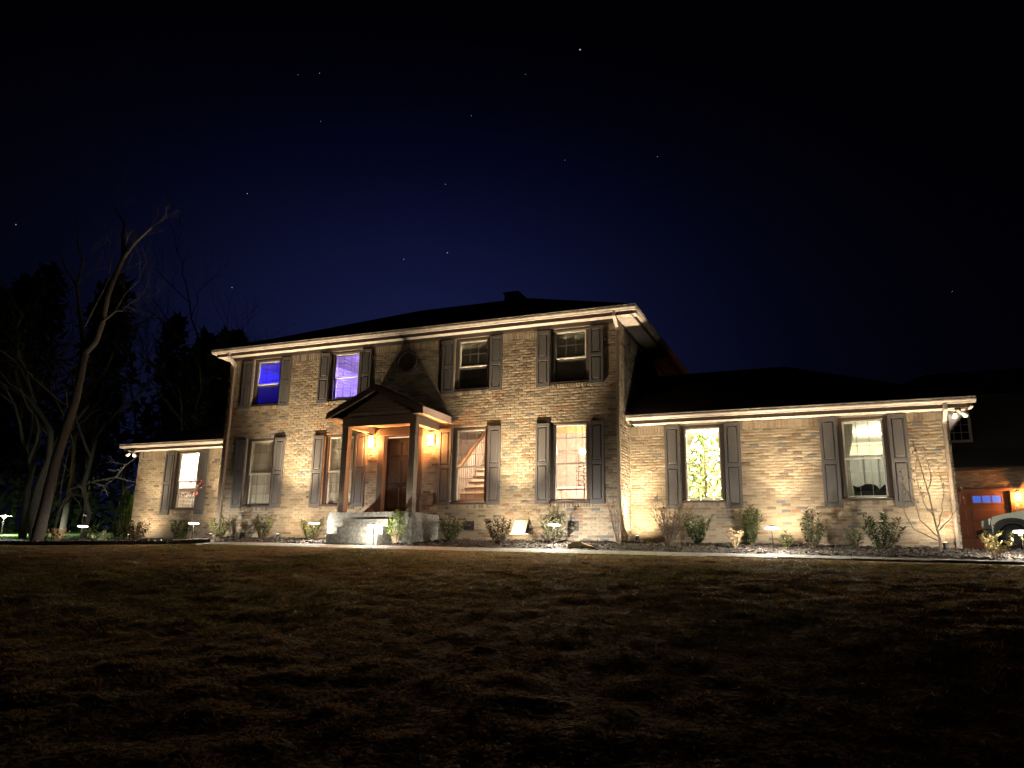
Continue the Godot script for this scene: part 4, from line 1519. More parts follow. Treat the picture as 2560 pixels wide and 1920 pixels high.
func twiggy(called: String, x: float, z: float, h: float, w: float, m: Material, label: String, n := 16, budc := Color(0.1, 0.06, 0.05), bud_n := 4, bud_size := 0.035, group := "", category := "shrub") -> void:
	var t := thing(called, label, category, Vector3(x, height(x, z) - 0.02, z), group)
	var st := Mesher.new()
	var fo := Mesher.new()
	for i in n:
		var a := rng.randf() * TAU
		var out := w * 0.5 * sqrt(rng.randf())
		var top := h * rng.randf_range(0.55, 1.0)
		var pts := []
		var rad := []
		for k in 6:
			var q := k / 5.0
			pts.append(Vector3(cos(a) * out * q, top * q, sin(a) * out * q) + Vector3(rng.randf_range(-1, 1), 0, rng.randf_range(-1, 1)) * 0.022 * q)
			rad.append(lerpf(0.0085, 0.0028, q) * (0.7 + h * 0.4))
		st.tube(pts, rad, 4, false)
		for b in 5:
			var p: Vector3 = pts[2 + b % 4]
			var d := Vector3(rng.randf_range(-1, 1), rng.randf_range(0.2, 1.2), rng.randf_range(-1, 1)).normalized()
			var ln := h * rng.randf_range(0.10, 0.24)
			st.tube([p, p + d * ln * 0.6, p + d * ln + Vector3(0, ln * 0.12, 0)], [0.0042, 0.003, 0.0018], 4, false)
			for k in bud_n:
				fo.col = budc * rng.randf_range(0.6, 1.4)
				fo.col.a = 1.0
				leaf(fo, p + d * ln * rng.randf_range(0.3, 1.0), Vector3(rng.randf_range(-1, 1), rng.randf_range(-0.3, 1), rng.randf_range(-1, 1)).normalized(), bud_size * rng.randf_range(0.7, 1.5), bud_size * 0.33)
	part(t, "stems", st, m)
	if bud_n > 0:
		part(t, "foliage", fo, M.leaf, "stuff")

func cone_shrub(called: String, at: Vector3, h: float, w: float, c: Color, label: String, bare := 0.28) -> void:
	var t := thing(called, label, "shrub", at)
	var st := Mesher.new()
	for i in 16:
		var a := TAU * i / 16.0 + rng.randf_range(-0.2, 0.2)
		var o := w * rng.randf_range(0.2, 0.42)
		st.tube([Vector3(0, 0, 0), Vector3(cos(a) * o * 0.6, h * 0.16, sin(a) * o * 0.6), Vector3(cos(a) * o, h * rng.randf_range(0.35, 0.55), sin(a) * o)], [0.009, 0.006, 0.003], 4, false)
	st.tube([Vector3.ZERO, Vector3(0, h * 0.9, 0)], [0.014, 0.004], 5, false)
	part(t, "stems", st, M.dry_stem)
	var fo := Mesher.new()
	var n := int(1500 * h)
	for i in n:
		var q := pow(rng.randf(), 1.1)
		var y := h * (bare * 0.55 + (1.0 - bare * 0.55) * q)
		var env := w * 0.5 * pow(sin(PI * clampf(0.16 + 0.84 * q, 0, 1)), 0.75) * (1.12 - 0.55 * q)
		var a := rng.randf() * TAU
		var r := env * sqrt(rng.randf_range(0.45, 1.0)) * rng.randf_range(0.85, 1.08)
		var p := Vector3(cos(a) * r, y, sin(a) * r)
		fo.col = c * rng.randf_range(0.55, 1.4)
		fo.col.a = 1.0
		var d := Vector3(cos(a), rng.randf_range(0.5, 2.0), sin(a)).normalized()
		leaf(fo, p, (d + Vector3(rng.randf_range(-0.5, 0.5), 0, rng.randf_range(-0.5, 0.5))).normalized(), rng.randf_range(0.035, 0.065) * (1.0 if h < 1 else 1.7), 0.009 * (1.0 if h < 1 else 1.8))
	part(t, "foliage", fo, M.leaf, "stuff")

func shrubs() -> void:
	var g := Color(0.055, 0.075, 0.022)
	var o := Color(0.085, 0.090, 0.026)
	var r := Color(0.075, 0.055, 0.026)
	laurel(-14.40, 0.15, 0.72, 0.82, r, "dark reddish laurel before the glowing corner of the low wing", 17)
	laurel(-13.25, -0.40, 0.70, 0.70, g, "dim green laurel under the low wing window", 14)
	laurel(-10.85, 0.60, 0.74, 0.62, o, "olive laurel at the foot of the outer downspout", 14)
	laurel(-9.42, 0.60, 0.76, 0.62, o, "olive laurel under the closed cream blind", 13)
	laurel(-7.88, 0.62, 0.74, 0.68, Color(0.11, 0.12, 0.035), "yellow-green laurel beside the concrete steps", 14)
	cone_shrub("cone_evergreen", Vector3(-4.78, height(-4.78, 1.62) - 0.01, 1.62), 0.78, 0.52, Color(0.12, 0.16, 0.035), "small cone-shaped evergreen in front of the concrete stoop", 0.45)
	laurel(-3.82, 0.75, 0.76, 0.66, g, "dark green laurel beside the stoop's side wall", 15)
	laurel(-2.28, 1.50, 0.78, 0.66, r, "dark laurel glowing red at the top next to the sloping vent cover", 17)
	laurel(-1.30, 0.72, 0.82, 0.66, Color(0.06, 0.065, 0.035), "grey-green laurel under the kitchen window", 13)
	twiggy("bare_shrub", 0.03, 0.30, 1.32, 0.62, M.twig, "bare twiggy sapling in front of the corner downspout", 7, Color(0.1, 0.05, 0.04), 1, 0.025)
	twiggy("bare_shrub", 1.15, 0.25, 0.98, 0.95, M.twig, "wide brown twiggy shrub beside the first wing window", 34, Color(0.085, 0.055, 0.04), 4, 0.04)
	laurel(1.68, -0.28, 0.88, 0.62, Color(0.045, 0.07, 0.025), "deep green laurel under the fir tree window", 16)
	laurel(2.80, -0.28, 0.94, 0.58, g, "tall laurel left of the brightest patch of wing wall", 16)
	twiggy("dry_hydrangea", 2.55, 0.50, 0.38, 0.46, M.dry_stem, "small dried tan hydrangea below the wing's first window", 12, Color(0.36, 0.25, 0.15), 7, 0.045)
	laurel(3.52, 0.15, 0.40, 0.30, o, "smallest laurel, behind the path light between the wing windows", 7)
	laurel(4.02, 0.05, 0.94, 0.56, Color(0.06, 0.06, 0.03), "bushy laurel right of the brightest patch of wing wall", 17)
	laurel(4.80, -0.20, 0.52, 0.26, g, "thin shaded laurel under the bedroom window's left shutter", 5)
	laurel(5.30, 0.10, 0.86, 0.92, Color(0.035, 0.045, 0.02), "broad black-green laurel under the bedroom window", 20)
	sapling()
	red_sapling()
	twiggy("dry_hydrangea", 6.95, 1.62, 0.44, 0.72, M.dry_stem, "pale dried hydrangea stems at the driveway edge", 15, Color(0.5, 0.38, 0.2), 6, 0.05)
	twiggy("dry_hydrangea", 7.65, 1.55, 0.46, 0.62, M.dry_stem, "dried hydrangea stems behind the last path light by the driveway", 13, Color(0.5, 0.38, 0.2), 6, 0.05)
	twiggy("dry_hydrangea", -16.6, 0.90, 0.40, 0.66, M.dry_stem, "dried orange hydrangea beside the tree trunk", 13, Color(0.42, 0.25, 0.13), 8, 0.05)
	laurel(-17.5, 0.70, 0.42, 0.48, Color(0.12, 0.16, 0.07), "pale green leafy plant at the foot of the forked tree", 8)
	laurel(-14.75, 1.00, 0.36, 0.55, Color(0.30, 0.31, 0.22), "silvery small-leaved plant beside the first path light", 9)
	laurel(-15.95, 0.15, 0.55, 0.75, g, "dark rounded shrub at the low wing's outer corner", 14)
	cone_shrub("arborvitae", Vector3(-17.35, height(-17.35, -2.4), -2.4), 1.75, 0.62, Color(0.075, 0.12, 0.02), "bright green upright arborvitae beside the low wing", 0.02)
	cone_shrub("arborvitae", Vector3(-18.75, height(-18.75, -3.2), -3.2), 1.65, 0.75, Color(0.03, 0.05, 0.014), "dark upright arborvitae farther from the low wing", 0.02)

func sapling() -> void:
	var x := 6.32
	var z := -0.08
	var t := thing("budding_sapling", "slender bare sapling with dark buds against the lit end wall", "sapling", Vector3(x, height(x, z) - 0.03, z))
	var st := Mesher.new()
	var fo := Mesher.new()
	st.tube([Vector3(0, 0, 0), Vector3(0.01, 0.25, 0), Vector3(-0.03, 0.5, 0), Vector3(-0.10, 1.1, 0.02), Vector3(-0.21, 1.75, 0.0), Vector3(-0.30, 2.28, -0.02)], [0.030, 0.024, 0.018, 0.013, 0.008, 0.004], 6, false)
	var limbs := [[Vector3(-0.01, 0.28, 0), Vector3(-0.30, 0.62, 0.08), Vector3(-0.38, 1.2, 0.05), Vector3(-0.42, 1.86, 0.02)], [Vector3(0, 0.22, 0), Vector3(-0.42, 0.45, -0.05), Vector3(-0.58, 0.8, -0.06), Vector3(-0.52, 1.5, -0.03)], [Vector3(-0.02, 0.4, 0), Vector3(0.18, 0.62, 0.1), Vector3(0.40, 0.95, 0.1), Vector3(0.46, 1.25, 0.06)],
		[Vector3(-0.02, 0.45, 0), Vector3(0.1, 0.8, -0.08), Vector3(0.16, 1.15, -0.05), Vector3(0.10, 1.62, 0)], [Vector3(-0.05, 0.7, 0), Vector3(-0.22, 0.95, 0.1), Vector3(-0.30, 1.4, 0.1), Vector3(-0.26, 2.0, 0.08)], [Vector3(-0.12, 1.2, 0), Vector3(-0.02, 1.5, 0.02), Vector3(-0.12, 2.05, 0.03)], [Vector3(-0.36, 0.9, 0.06), Vector3(-0.52, 1.2, 0.08), Vector3(-0.56, 1.6, 0.06)]]
	for l in limbs:
		var pts := []
		var rad := []
		for i in int(l.size()) * 3 - 2:
			var k: int = i / 3
			var f: float = (i % 3) / 3.0
			pts.append((l[k] if f == 0.0 else l[k].lerp(l[k + 1], f)) + Vector3(rng.randf_range(-1, 1), 0, rng.randf_range(-1, 1)) * 0.018)
			rad.append(lerpf(0.012, 0.003, float(i) / (l.size() * 3 - 3)))
		st.tube(pts, rad, 5, false)
		for i in range(2, pts.size()):
			for b in 3:
				var p: Vector3 = pts[i]
				if p.y < 0.95: continue
				var d := Vector3(rng.randf_range(-1, 1), rng.randf_range(-0.6, 0.8), rng.randf_range(-1, 1)).normalized()
				st.tube([p, p + d * 0.06], [0.002, 0.0015], 4, false)
				fo.col = Color(0.06, 0.035, 0.045) * rng.randf_range(0.6, 1.4)
				fo.col.a = 1.0
				leaf(fo, p + d * 0.05, Vector3(rng.randf_range(-1, 1), rng.randf_range(-1, 0.4), rng.randf_range(-1, 1)).normalized(), 0.05, 0.015)
	for b in 14:
		fo.col = Color(0.06, 0.035, 0.045)
		leaf(fo, Vector3(-0.26 - rng.randf() * 0.05, 1.9 + rng.randf() * 0.38, 0), Vector3(rng.randf_range(-1, 1), rng.randf_range(-1, 0.6), rng.randf_range(-1, 1)).normalized(), 0.055, 0.016)
	part(t, "stems", st, M.twig)
	part(t, "foliage", fo, M.leaf, "stuff")

func red_sapling() -> void:
	var x := -12.70
	var z := -0.15
	var t := thing("red_sapling", "thin sapling with dark red leaves in front of the low wing window", "sapling", Vector3(x, height(x, z) - 0.03, z))
	var st := Mesher.new()
	var fo := Mesher.new()
	st.tube([Vector3(0, 0, 0), Vector3(0.02, 0.6, 0), Vector3(0.06, 1.2, 0), Vector3(0.16, 1.7, 0), Vector3(0.22, 2.2, 0)], [0.014, 0.012, 0.010, 0.006, 0.003], 5, false)
	for i in 16:
		var y := rng.randf_range(1.15, 1.75)
		var p := Vector3(0.06 + (y - 1.2) * 0.18, y, 0)
		var d := Vector3(rng.randf_range(-1, 1), rng.randf_range(-0.2, 0.7), rng.randf_range(-0.6, 0.6)).normalized()
		var ln := rng.randf_range(0.15, 0.42)
		st.tube([p, p + d * ln], [0.004, 0.002], 4, false)
		for k in 9:
			fo.col = Color(0.17, 0.035, 0.045) * rng.randf_range(0.5, 1.4)
			fo.col.a = 1.0
			leaf(fo, p + d * ln * rng.randf_range(0.3, 1.0), Vector3(rng.randf_range(-1, 1), rng.randf_range(-1, 0.4), rng.randf_range(-1, 1)).normalized(), 0.06, 0.018)
	part(t, "stems", st, M.twig)
	part(t, "foliage", fo, M.leaf, "stuff")

# ------------------------------------------------------------------ trees
func wiggle(a: Vector3, b: Vector3, n: int, amp: float) -> Array:
	var out := []
	for i in n + 1:
		var q := float(i) / n
		var off := Vector3(rng.randf_range(-1, 1), rng.randf_range(-0.5, 0.5), rng.randf_range(-1, 1)) * amp * (0.0 if i == 0 else 1.0)
		out.append(a.lerp(b, q) + off)
	return out

func grow(s: Mesher, twigs: Mesher, at: Vector3, d: Vector3, ln: float, r: float, depth: int) -> void:
	var b := at + d * ln
	var pts := wiggle(at, b, 4, ln * 0.04)
	var rad := []
	for i in 5:
		rad.append(lerpf(r, r * 0.55, i / 4.0))
	(s if depth > 1 else twigs).tube(pts, rad, 6 if depth > 2 else 4, false)
	if depth == 0:
		return
	var n := 3 if depth > 2 else 4
	for i in n:
		var p: Vector3 = pts[2 + i % 3] if i < n - 1 else pts[4]
		var a := rng.randf() * TAU
		var side := d.cross(Vector3(cos(a), 0.2, sin(a))).normalized()
		var nd := (d * rng.randf_range(0.6, 1.1) + side * rng.randf_range(0.45, 0.95) + Vector3(0, 0.25, 0)).normalized()
		grow(s, twigs, p, nd, ln * rng.randf_range(0.55, 0.78), r * 0.5, depth - 1)

func bare_tree(at: Vector3, h: float, r: float, m: Material, label: String, depth := 4) -> void:
	var t := thing("bare_tree", label, "tree", at, "bare trees beside the house")
	var s := Mesher.new()
	var w := Mesher.new()
	grow(s, w, Vector3(0, -0.1, 0), Vector3(rng.randf_range(-0.06, 0.06), 1, rng.randf_range(-0.06, 0.06)).normalized(), h * 0.42, r, depth)
	part(t, "trunk", s, m)
	part(t, "crown", w, M.dark_bark, "stuff")

func trees() -> void:
	var base := Vector3(-16.56, height(-16.56, 1.6) - 0.05, 1.6)
	var t := thing("forked_tree", "tall bare tree forking high into two pale upright limbs", "tree", base)
	var s := Mesher.new()
	var w := Mesher.new()
	var lb := Mesher.new()
	var runs := [
		[[[-16.56, -0.3, 1.6], [-16.46, 0.8, 1.6], [-16.22, 2.2, 1.6], [-15.85, 3.9, 1.6], [-15.66, 5.38, 1.6]], 0.185, 0.095],
		[[[-15.66, 5.33, 1.6], [-15.36, 5.65, 1.6], [-15.12, 6.20, 1.65], [-14.95, 6.92, 1.7], [-14.85, 7.50, 1.65], [-14.65, 8.19, 1.6]], 0.095, 0.065],
		[[[-14.65, 8.16, 1.6], [-14.72, 8.9, 1.6], [-14.92, 9.33, 1.5], [-15.35, 9.75, 1.4], [-15.70, 10.2, 1.4]], 0.062, 0.010],
		[[[-14.65, 8.16, 1.6], [-14.13, 8.56, 1.7], [-13.43, 8.88, 1.8]], 0.055, 0.028],
		[[[-15.66, 5.33, 1.6], [-15.92, 5.78, 1.55], [-16.31, 6.68, 1.5], [-16.62, 7.57, 1.5], [-16.62, 8.39, 1.4]], 0.085, 0.036],
		[[[-16.62, 7.57, 1.5], [-17.03, 8.11, 1.6], [-17.37, 8.60, 1.6]], 0.038, 0.014],
		[[[-16.62, 8.35, 1.4], [-16.95, 8.94, 1.4], [-17.0, 9.57, 1.5]], 0.034, 0.010],
		[[[-15.1, 6.2, 1.65], [-14.24, 6.36, 1.9], [-13.74, 6.29, 2.0], [-13.29, 6.16, 2.1]], 0.034, 0.010],
		[[[-14.1, 6.34, 1.9], [-13.73, 6.51, 2.0], [-13.35, 6.57, 2.0]], 0.016, 0.007],
		[[[-14.4, 6.34, 1.85], [-13.9, 6.8, 2.0], [-13.3, 7.1, 2.1]], 0.016, 0.006],
		[[[-16.0, 6.2, 1.5], [-15.70, 7.3, 1.3], [-15.66, 7.84, 1.2], [-15.82, 8.64, 1.2]], 0.034, 0.012]]
	for q in runs:
		var pts := []
		var rad := []
		for i in q[0].size():
			pts.append(Vector3(q[0][i][0], q[0][i][1], q[0][i][2]) - base + Vector3(rng.randf_range(-0.04, 0.04), 0, rng.randf_range(-0.04, 0.04)) * (1.0 if i > 0 and i < q[0].size() - 1 else 0.0))
			rad.append(lerpf(q[1], q[2], float(i) / (q[0].size() - 1)))
		(s if q[1] > 0.18 else lb).tube(pts, rad, 9, true)
		if q[1] < 0.12:
			for k in 3:
				var a := rng.randf() * TAU
				grow(w, w, pts[-1 - k % 2], ((pts[-1] - pts[-2]).normalized() + Vector3(cos(a), 0.4, sin(a)) * 0.6).normalized(), rng.randf_range(0.4, 0.8), q[2] * 0.4 + 0.003, 2)
	part(t, "trunk", s, M.dark_bark)
	part(t, "limbs", lb, M.bark)
	part(t, "crown", w, M.dark_bark, "stuff")
	# slimmer trunks behind it
	for q in [[-23.5, -3.0, 0.16, "pale trunked bare tree on the green lawn, farthest from the house"], [-21.75, -2.2, 0.19, "pale trunked bare tree just behind the forked tree"], [-21.0, -3.5, 0.12, "slender pale bare tree between the forked tree and the arborvitae"]]:
		bare_tree(Vector3(q[0], height(q[0], q[1]) - 0.05, q[1]), 9.5, q[2], M.pale_bark, q[3])
	# low grey boughs beside the wing
	var lt := Vector3(-20.6, height(-20.6, -2.0) - 0.05, -2.0)
	var b := thing("low_bough_tree", "small bare tree with low grey boughs reaching towards the low wing", "tree", lt)
	s = Mesher.new()
	w = Mesher.new()
	var lims := [[[0, 0, 0], [0.1, 0.9, 0], [0.5, 1.72, 0.0]], [[0.5, 1.72, 0], [1.49, 1.95, 0], [2.2, 1.80, 0.1], [2.5, 1.45, 0.1]], [[1.45, 1.95, 0], [2.5, 2.1, -0.1], [3.5, 1.9, -0.1]], [[0.5, 1.72, 0], [0.9, 1.5, 0.2], [1.3, 1.25, 0.2], [1.55, 1.0, 0.3]], [[0.9, 1.5, 0.2], [1.6, 1.45, 0.3]], [[2.5, 2.1, -0.1], [3.0, 2.5, 0], [3.4, 2.7, 0]], [[0.1, 0.9, 0], [-0.2, 2.0, -0.2], [-0.1, 3.2, -0.2]]]
	for q in lims:
		var pts := []
		var rad := []
		for i in q.size():
			pts.append(Vector3(q[i][0], q[i][1], q[i][2]))
			rad.append(lerpf(0.075 if q == lims[0] else 0.035, 0.012, float(i) / (q.size() - 1)))
		s.tube(pts, rad, 6, true)
		for k in 3:
			grow(w, w, pts[1 + k % (pts.size() - 1)], Vector3(rng.randf_range(-0.6, 1), rng.randf_range(-0.5, 0.7), rng.randf_range(-0.6, 0.6)).normalized(), rng.randf_range(0.3, 0.6), 0.011, 1)
	part(b, "trunk", s, M.pale_bark)
	part(b, "crown", w, M.pale_bark, "stuff")
	# dense dark evergreens that close off the side of the lot
	var dense := [[-25.5, -15.0, 11.0, 3.2, "dense dark evergreen behind the arborvitae"], [-31.0, -20.0, 12.0, 3.6, "dense dark evergreen deep behind the low wing"]]
	for q in dense:
		var dt := thing("dark_evergreen", q[4], "tree", Vector3(q[0], height(q[0], q[1]) - 0.05, q[1]), "dark evergreens closing off the side lawn")
		var tr := Mesher.new()
		tr.tube([Vector3.ZERO, Vector3(0.1, q[2] * 0.5, 0), Vector3(0, q[2] * 0.97, 0)], [0.22, 0.15, 0.03], 7)
		part(dt, "trunk", tr, M.dark_bark)
		var cr := Mesher.new()
		for i in 5200:
			var y: float = q[2] * (0.13 + 0.87 * pow(rng.randf(), 0.9))
			var f: float = 1.0 - y / q[2]
			var a := rng.randf() * TAU
			var lobe := 0.72 + 0.28 * sin(a * 5.0 + y * 2.1) * sin(y * 3.3 + a)
			var r: float = q[3] * pow(f, 0.62) * lobe * sqrt(rng.randf_range(0.2, 1.0)) + 0.05
			var p := Vector3(cos(a) * r, y - r * 0.12, sin(a) * r)
			var d := Vector3(cos(a), rng.randf_range(-0.5, 0.4), sin(a)).normalized()
			cr.tri(p - d.cross(Vector3.UP) * 0.13, p + d.cross(Vector3.UP) * 0.13, p + d * rng.randf_range(0.3, 0.6))
		part(dt, "crown", cr, M.dark_leaf, "stuff")
	# the wood that closes off the lot far behind: one mass
	var wood := Mesher.new()
	for i in 26:
		var u := i / 25.0
		var c := Vector3(lerpf(-27.0, -66.0, u), 0, lerpf(-44.0, -8.0, u)) + Vector3(rng.randf_range(-3, 3), 0, rng.randf_range(-3, 3))
		c.y = height(c.x, c.z) - 0.3
		var ht := lerpf(10.0, 21.0, clampf(u * 1.5, 0, 1)) * rng.randf_range(0.8, 1.12)
		wood.tube([c, c + Vector3(0, ht * 0.8, 0)], [0.25, 0.06], 5, false)
		for k in 1500:
			var y := ht * pow(rng.randf(), 0.8)
			var a := rng.randf() * TAU
			var r := 3.6 * pow(1.02 - y / ht, 0.5) * sqrt(rng.randf()) * (0.75 + 0.25 * sin(a * 4.0 + y))
			var p := c + Vector3(cos(a) * r, y, sin(a) * r)
			var d := Vector3(rng.randf_range(-1, 1), rng.randf_range(-0.6, 0.8), rng.randf_range(-1, 1)).normalized()
			var sd := d.cross(Vector3(0.2, 1, 0.1)).normalized() * 0.3
			wood.tri(p - sd, p + sd, p + d * rng.randf_range(0.6, 1.2))
	var wo := part(self, "distant_woods", wood, M.dark_leaf, "stuff")
	wo.set_meta("label", "dark line of woods far behind the side lawn")
	wo.set_meta("category", "woods")
	# dark trees against the sky behind the house
	var names := ["bare tree rising behind the low wing's roof", "dark bare tree beyond the arborvitae", "wide dark bare tree at the back of the side lawn", "bare tree far behind the forked tree"]
	var spots := [[-22.0, -17.0, 12.0], [-27.0, -14.0, 14.0], [-33.0, -12.0, 15.0], [-38.0, -20.0, 15.0]]
	for i in 4:
		bare_tree(Vector3(spots[i][0], height(spots[i][0], spots[i][1]) - 0.05, spots[i][1]), spots[i][2], 0.2, M.dark_bark, names[i], 5)

# ------------------------------------------------------------------ vehicle by the garage
func vehicle() -> void:
	var x0 := 8.62
	var z0 := -9.0
	var gy := height(9.5, -9.5) + 0.02
	var t := thing("off_road_car", "grey-green off-road car with black wheel arches parked before the garage", "car", Vector3(x0, gy, z0))
	# side profile, nose at x = 0, lengthways +x, near side at z = 0, far side at z = -1.75
	var s := Mesher.new()
	var prof := PackedVector2Array([Vector2(0.02, 0.42), Vector2(0.12, 0.38), Vector2(3.95, 0.38), Vector2(4.02, 0.50), Vector2(4.05, 1.08), Vector2(1.32, 1.17), Vector2(0.75, 1.10), Vector2(0.25, 0.99), Vector2(0.04, 0.93), Vector2(0.0, 0.80)])
	s.extrude(prof, Transform3D(), -1.72, -0.03)
	part(t, "body", s, M.car_paint)
	s = Mesher.new()
	s.extrude(PackedVector2Array([Vector2(1.34, 1.165), Vector2(4.0, 1.08), Vector2(3.92, 1.76), Vector2(1.85, 1.80)]), Transform3D(), -1.60, -0.15)
	part(t, "cabin", s, M.car_paint)
	for q in [[1.75, 2.65], [2.75, 3.80]]:
		s = Mesher.new()
		s.extrude(PackedVector2Array([Vector2(q[0] - 0.15, 1.20), Vector2(q[1], 1.17), Vector2(q[1], 1.68), Vector2(q[0] + 0.15, 1.70)]), Transform3D(), -0.149, -0.144)
		part(t, "side_window", s, M.car_glass)
	for wx in [0.52, 3.15]:
		for wz in [-0.10, -1.65]:
			var wh := holder(t, "wheel", Vector3(wx, 0.375, wz))
			s = Mesher.new()
			s.tube([Vector3(0, 0, -0.12), Vector3(0, 0, -0.10), Vector3(0, 0, 0.10), Vector3(0, 0, 0.12)], [0.33, 0.375, 0.375, 0.33], 24)
			part(wh, "tyre", s, M.tyre)
			s = Mesher.new()
			s.tube([Vector3(0, 0, -0.121), Vector3(0, 0, 0.123)], [0.22, 0.22], 18)
			part(wh, "rim", s, M.black_metal)
		# arch
		s = Mesher.new()
		var outer := []
		var inner := []
		for i in 15:
			var a := PI * i / 14.0
			outer.append(Vector2(wx + cos(a) * 0.50, 0.40 + pow(sin(a), 0.6) * 0.50))
			inner.append(Vector2(wx + cos(a) * 0.41, 0.40 + pow(sin(a), 0.7) * 0.42))
		for i in 14:
			s.extrude(PackedVector2Array([outer[i], outer[i + 1], inner[i + 1], inner[i]]), Transform3D(), -0.25, 0.05)
		part(t, "wheel_arch", s, M.black_metal)
		s = Mesher.new()
		var fill := PackedVector2Array([])
		for p in inner:
			fill.append(p)
		s.extrude(fill, Transform3D(), -0.029, -0.024)
		part(t, "wheel_well", s, M.black_metal)
	s = Mesher.new()
	s.slab(Vector3(-0.16, 0.36, -1.70), Vector3(0.05, 0.60, -0.05), 0.03)
	part(t, "bumper", s, M.black_metal)
	for z in [-0.28, -1.47]:
		s = Mesher.new()
		s.tube([Vector3(-0.03, 0.80, z), Vector3(0.02, 0.80, z)], [0.10, 0.10], 16)
		part(t, "headlight", s, M.lamp_white)
	part(t, "side_marker", bx(Vector3(0.03, 0.66, -0.031), Vector3(0.12, 0.72, -0.018)), M.tail_red)
	s = Mesher.new()
	s.box(Vector3(1.42, 1.15, 0.0), Vector3(1.52, 1.32, 0.16))
	part(t, "mirror", s, M.black_metal)
	part(t, "spare_wheel", bx(Vector3(4.051, 0.7, -1.2), Vector3(4.2, 1.3, -0.6)), M.tyre)

# ------------------------------------------------------------------ small things in the yard
func yard_bits() -> void:
	# pale stone edging at the left end of the bed
	var e := thing("bed_edging", "row of low pale edging stones along the shaded end of the bed", "edging", Vector3(-13.2, -0.2, 2.1))
	var x := -17.6
	while x < -9.7:
		var z := 2.06 + 0.05 * sin(x * 1.3)
		var s := Mesher.new()
		s.slab(Vector3(-0.095, -0.05, -0.05), Vector3(0.095, 0.05, 0.05), 0.012)
		var o := part(e, "stone", s, M.stone)
		o.position = Vector3(x, height(x, z) + 0.035, z) - e.position
		o.rotation = Vector3(-PI / 2.0 + rng.randf_range(-0.1, 0.1), rng.randf_range(-0.08, 0.08), 0)
		x += 0.205
	# pale slab and a brick end lying on the bed
	var t := thing("splash_block", "pale yellow splash block lying on the mulch before the corner downspout", "splash block", Vector3(-0.42, height(-0.42, 1.52), 1.52), "", 0.12)
	var s2 := Mesher.new()
	s2.extrude(PackedVector2Array([Vector2(-0.26, 0.0), Vector2(0.24, 0.0), Vector2(0.25, 0.02), Vector2(0.02, 0.095), Vector2(-0.13, 0.10), Vector2(-0.24, 0.05)]), Transform3D(), -0.14, 0.14)
	part(t, "trough", s2, M.slab_yellow)
	s2 = Mesher.new()
	s2.box(Vector3(-0.2, 0.09, -0.145), Vector3(0.0, 0.115, -0.115))
	part(t, "rim", s2, M.slab_yellow)
	t = thing("loose_brick", "single orange brick lying behind the pale splash block", "brick", Vector3(-0.40, height(-0.4, 1.2) + 0.032, 1.20), "", 0.3)
	s2 = Mesher.new()
	s2.col = Color(0.36, 0.18, 0.08)
	brick_shape(s2, Transform3D(), -0.1, 0.1, -0.03, 0.03, 0.03, rng)
	s2.box(Vector3(-0.1, -0.03, -0.06), Vector3(0.1, 0.03, 0.0))
	part(t, "fired_clay", s2, M.brick)
	# thin labelled whip under the trees
	t = thing("tagged_whip", "thin bare whip with a white nursery tag under the trees", "sapling", Vector3(-16.45, height(-16.45, 0.3) - 0.03, 0.3))
	s2 = Mesher.new()
	s2.tube([Vector3(0, 0, 0), Vector3(0.03, 0.6, 0), Vector3(0.05, 1.2, 0), Vector3(0.12, 1.75, 0)], [0.012, 0.010, 0.007, 0.003], 5, false)
	for i in 5:
		var p := Vector3(0.05 + i * 0.012, 1.1 + i * 0.12, 0)
		s2.tube([p, p + Vector3(rng.randf_range(-0.35, 0.35), 0.12, rng.randf_range(-0.2, 0.2))], [0.004, 0.002], 4, false)
	part(t, "stem", s2, M.twig)
	s2 = Mesher.new()
	s2.boxt(Transform3D(Basis(Vector3(0, 0, 1), -0.2), Vector3(0.11, 0.78, 0.01)), Vector3(0.15, 0.035, 0.004))
	part(t, "tag", s2, M.tag_white)
	# a yard lamp on its post, far to the side
	var lp := Vector3(-31.9, height(-31.9, -8.0), -8.0)
	t = thing("yard_lamp", "lit white lamp on a post at the edge of the green lawn", "lamp", lp)
	s2 = Mesher.new()
	var top := 1.24 - lp.y
	s2.tube([Vector3(0, -0.1, 0), Vector3(0, top - 0.12, 0)], [0.035, 0.03], 8)
	part(t, "post", s2, M.black_metal)
	s2 = Mesher.new()
	s2.ball(Vector3(0, top, 0), Vector3.ONE * 0.085, 14)
	part(t, "lamp_globe", s2, M.yard_lamp_glow)
	s2 = Mesher.new()
	s2.lathe(Vector3(0, top, 0), [[0.0, 0.086], [0.34, 0.02], [0.345, 0.03], [0.0, 0.12]], 18)
	part(t, "shade", s2, M.black_metal)
	omni(t, Vector3(0, top, 0), Color(0.95, 1.0, 0.88), 150.0, 0.07)
	# stars
	var stars := [[-0.2407, 0.5926, -0.7687, 1.7], [-0.5207, 0.5535, -0.6499, 0.7], [-0.5410, 0.5486, -0.6375, 0.5], [-0.6201, 0.4233, -0.6605, 0.9], [-0.7896, 0.3445, -0.5077, 0.9], [-0.6533, 0.3185, -0.6868, 1.0], [-0.4321, 0.3826, -0.8167, 1.0], [-0.4813, 0.3719, -0.7937, 0.8], [-0.3763, 0.5304, -0.7597, 0.6], [-0.5335, 0.5087, -0.6757, 0.5], [-0.4205, 0.4587, -0.7828, 0.6], [-0.2792, 0.4873, -0.8274, 0.5], [-0.1705, 0.4863, -0.8570, 0.6], [0.1372, 0.3045, -0.9426, 0.6], [-0.3067, 0.5714, -0.7612, 0.5]]
	var sm := Mesher.new()
	sm.ball(Vector3.ZERO, Vector3.ONE, 8)
	var star_mesh := sm.mesh()
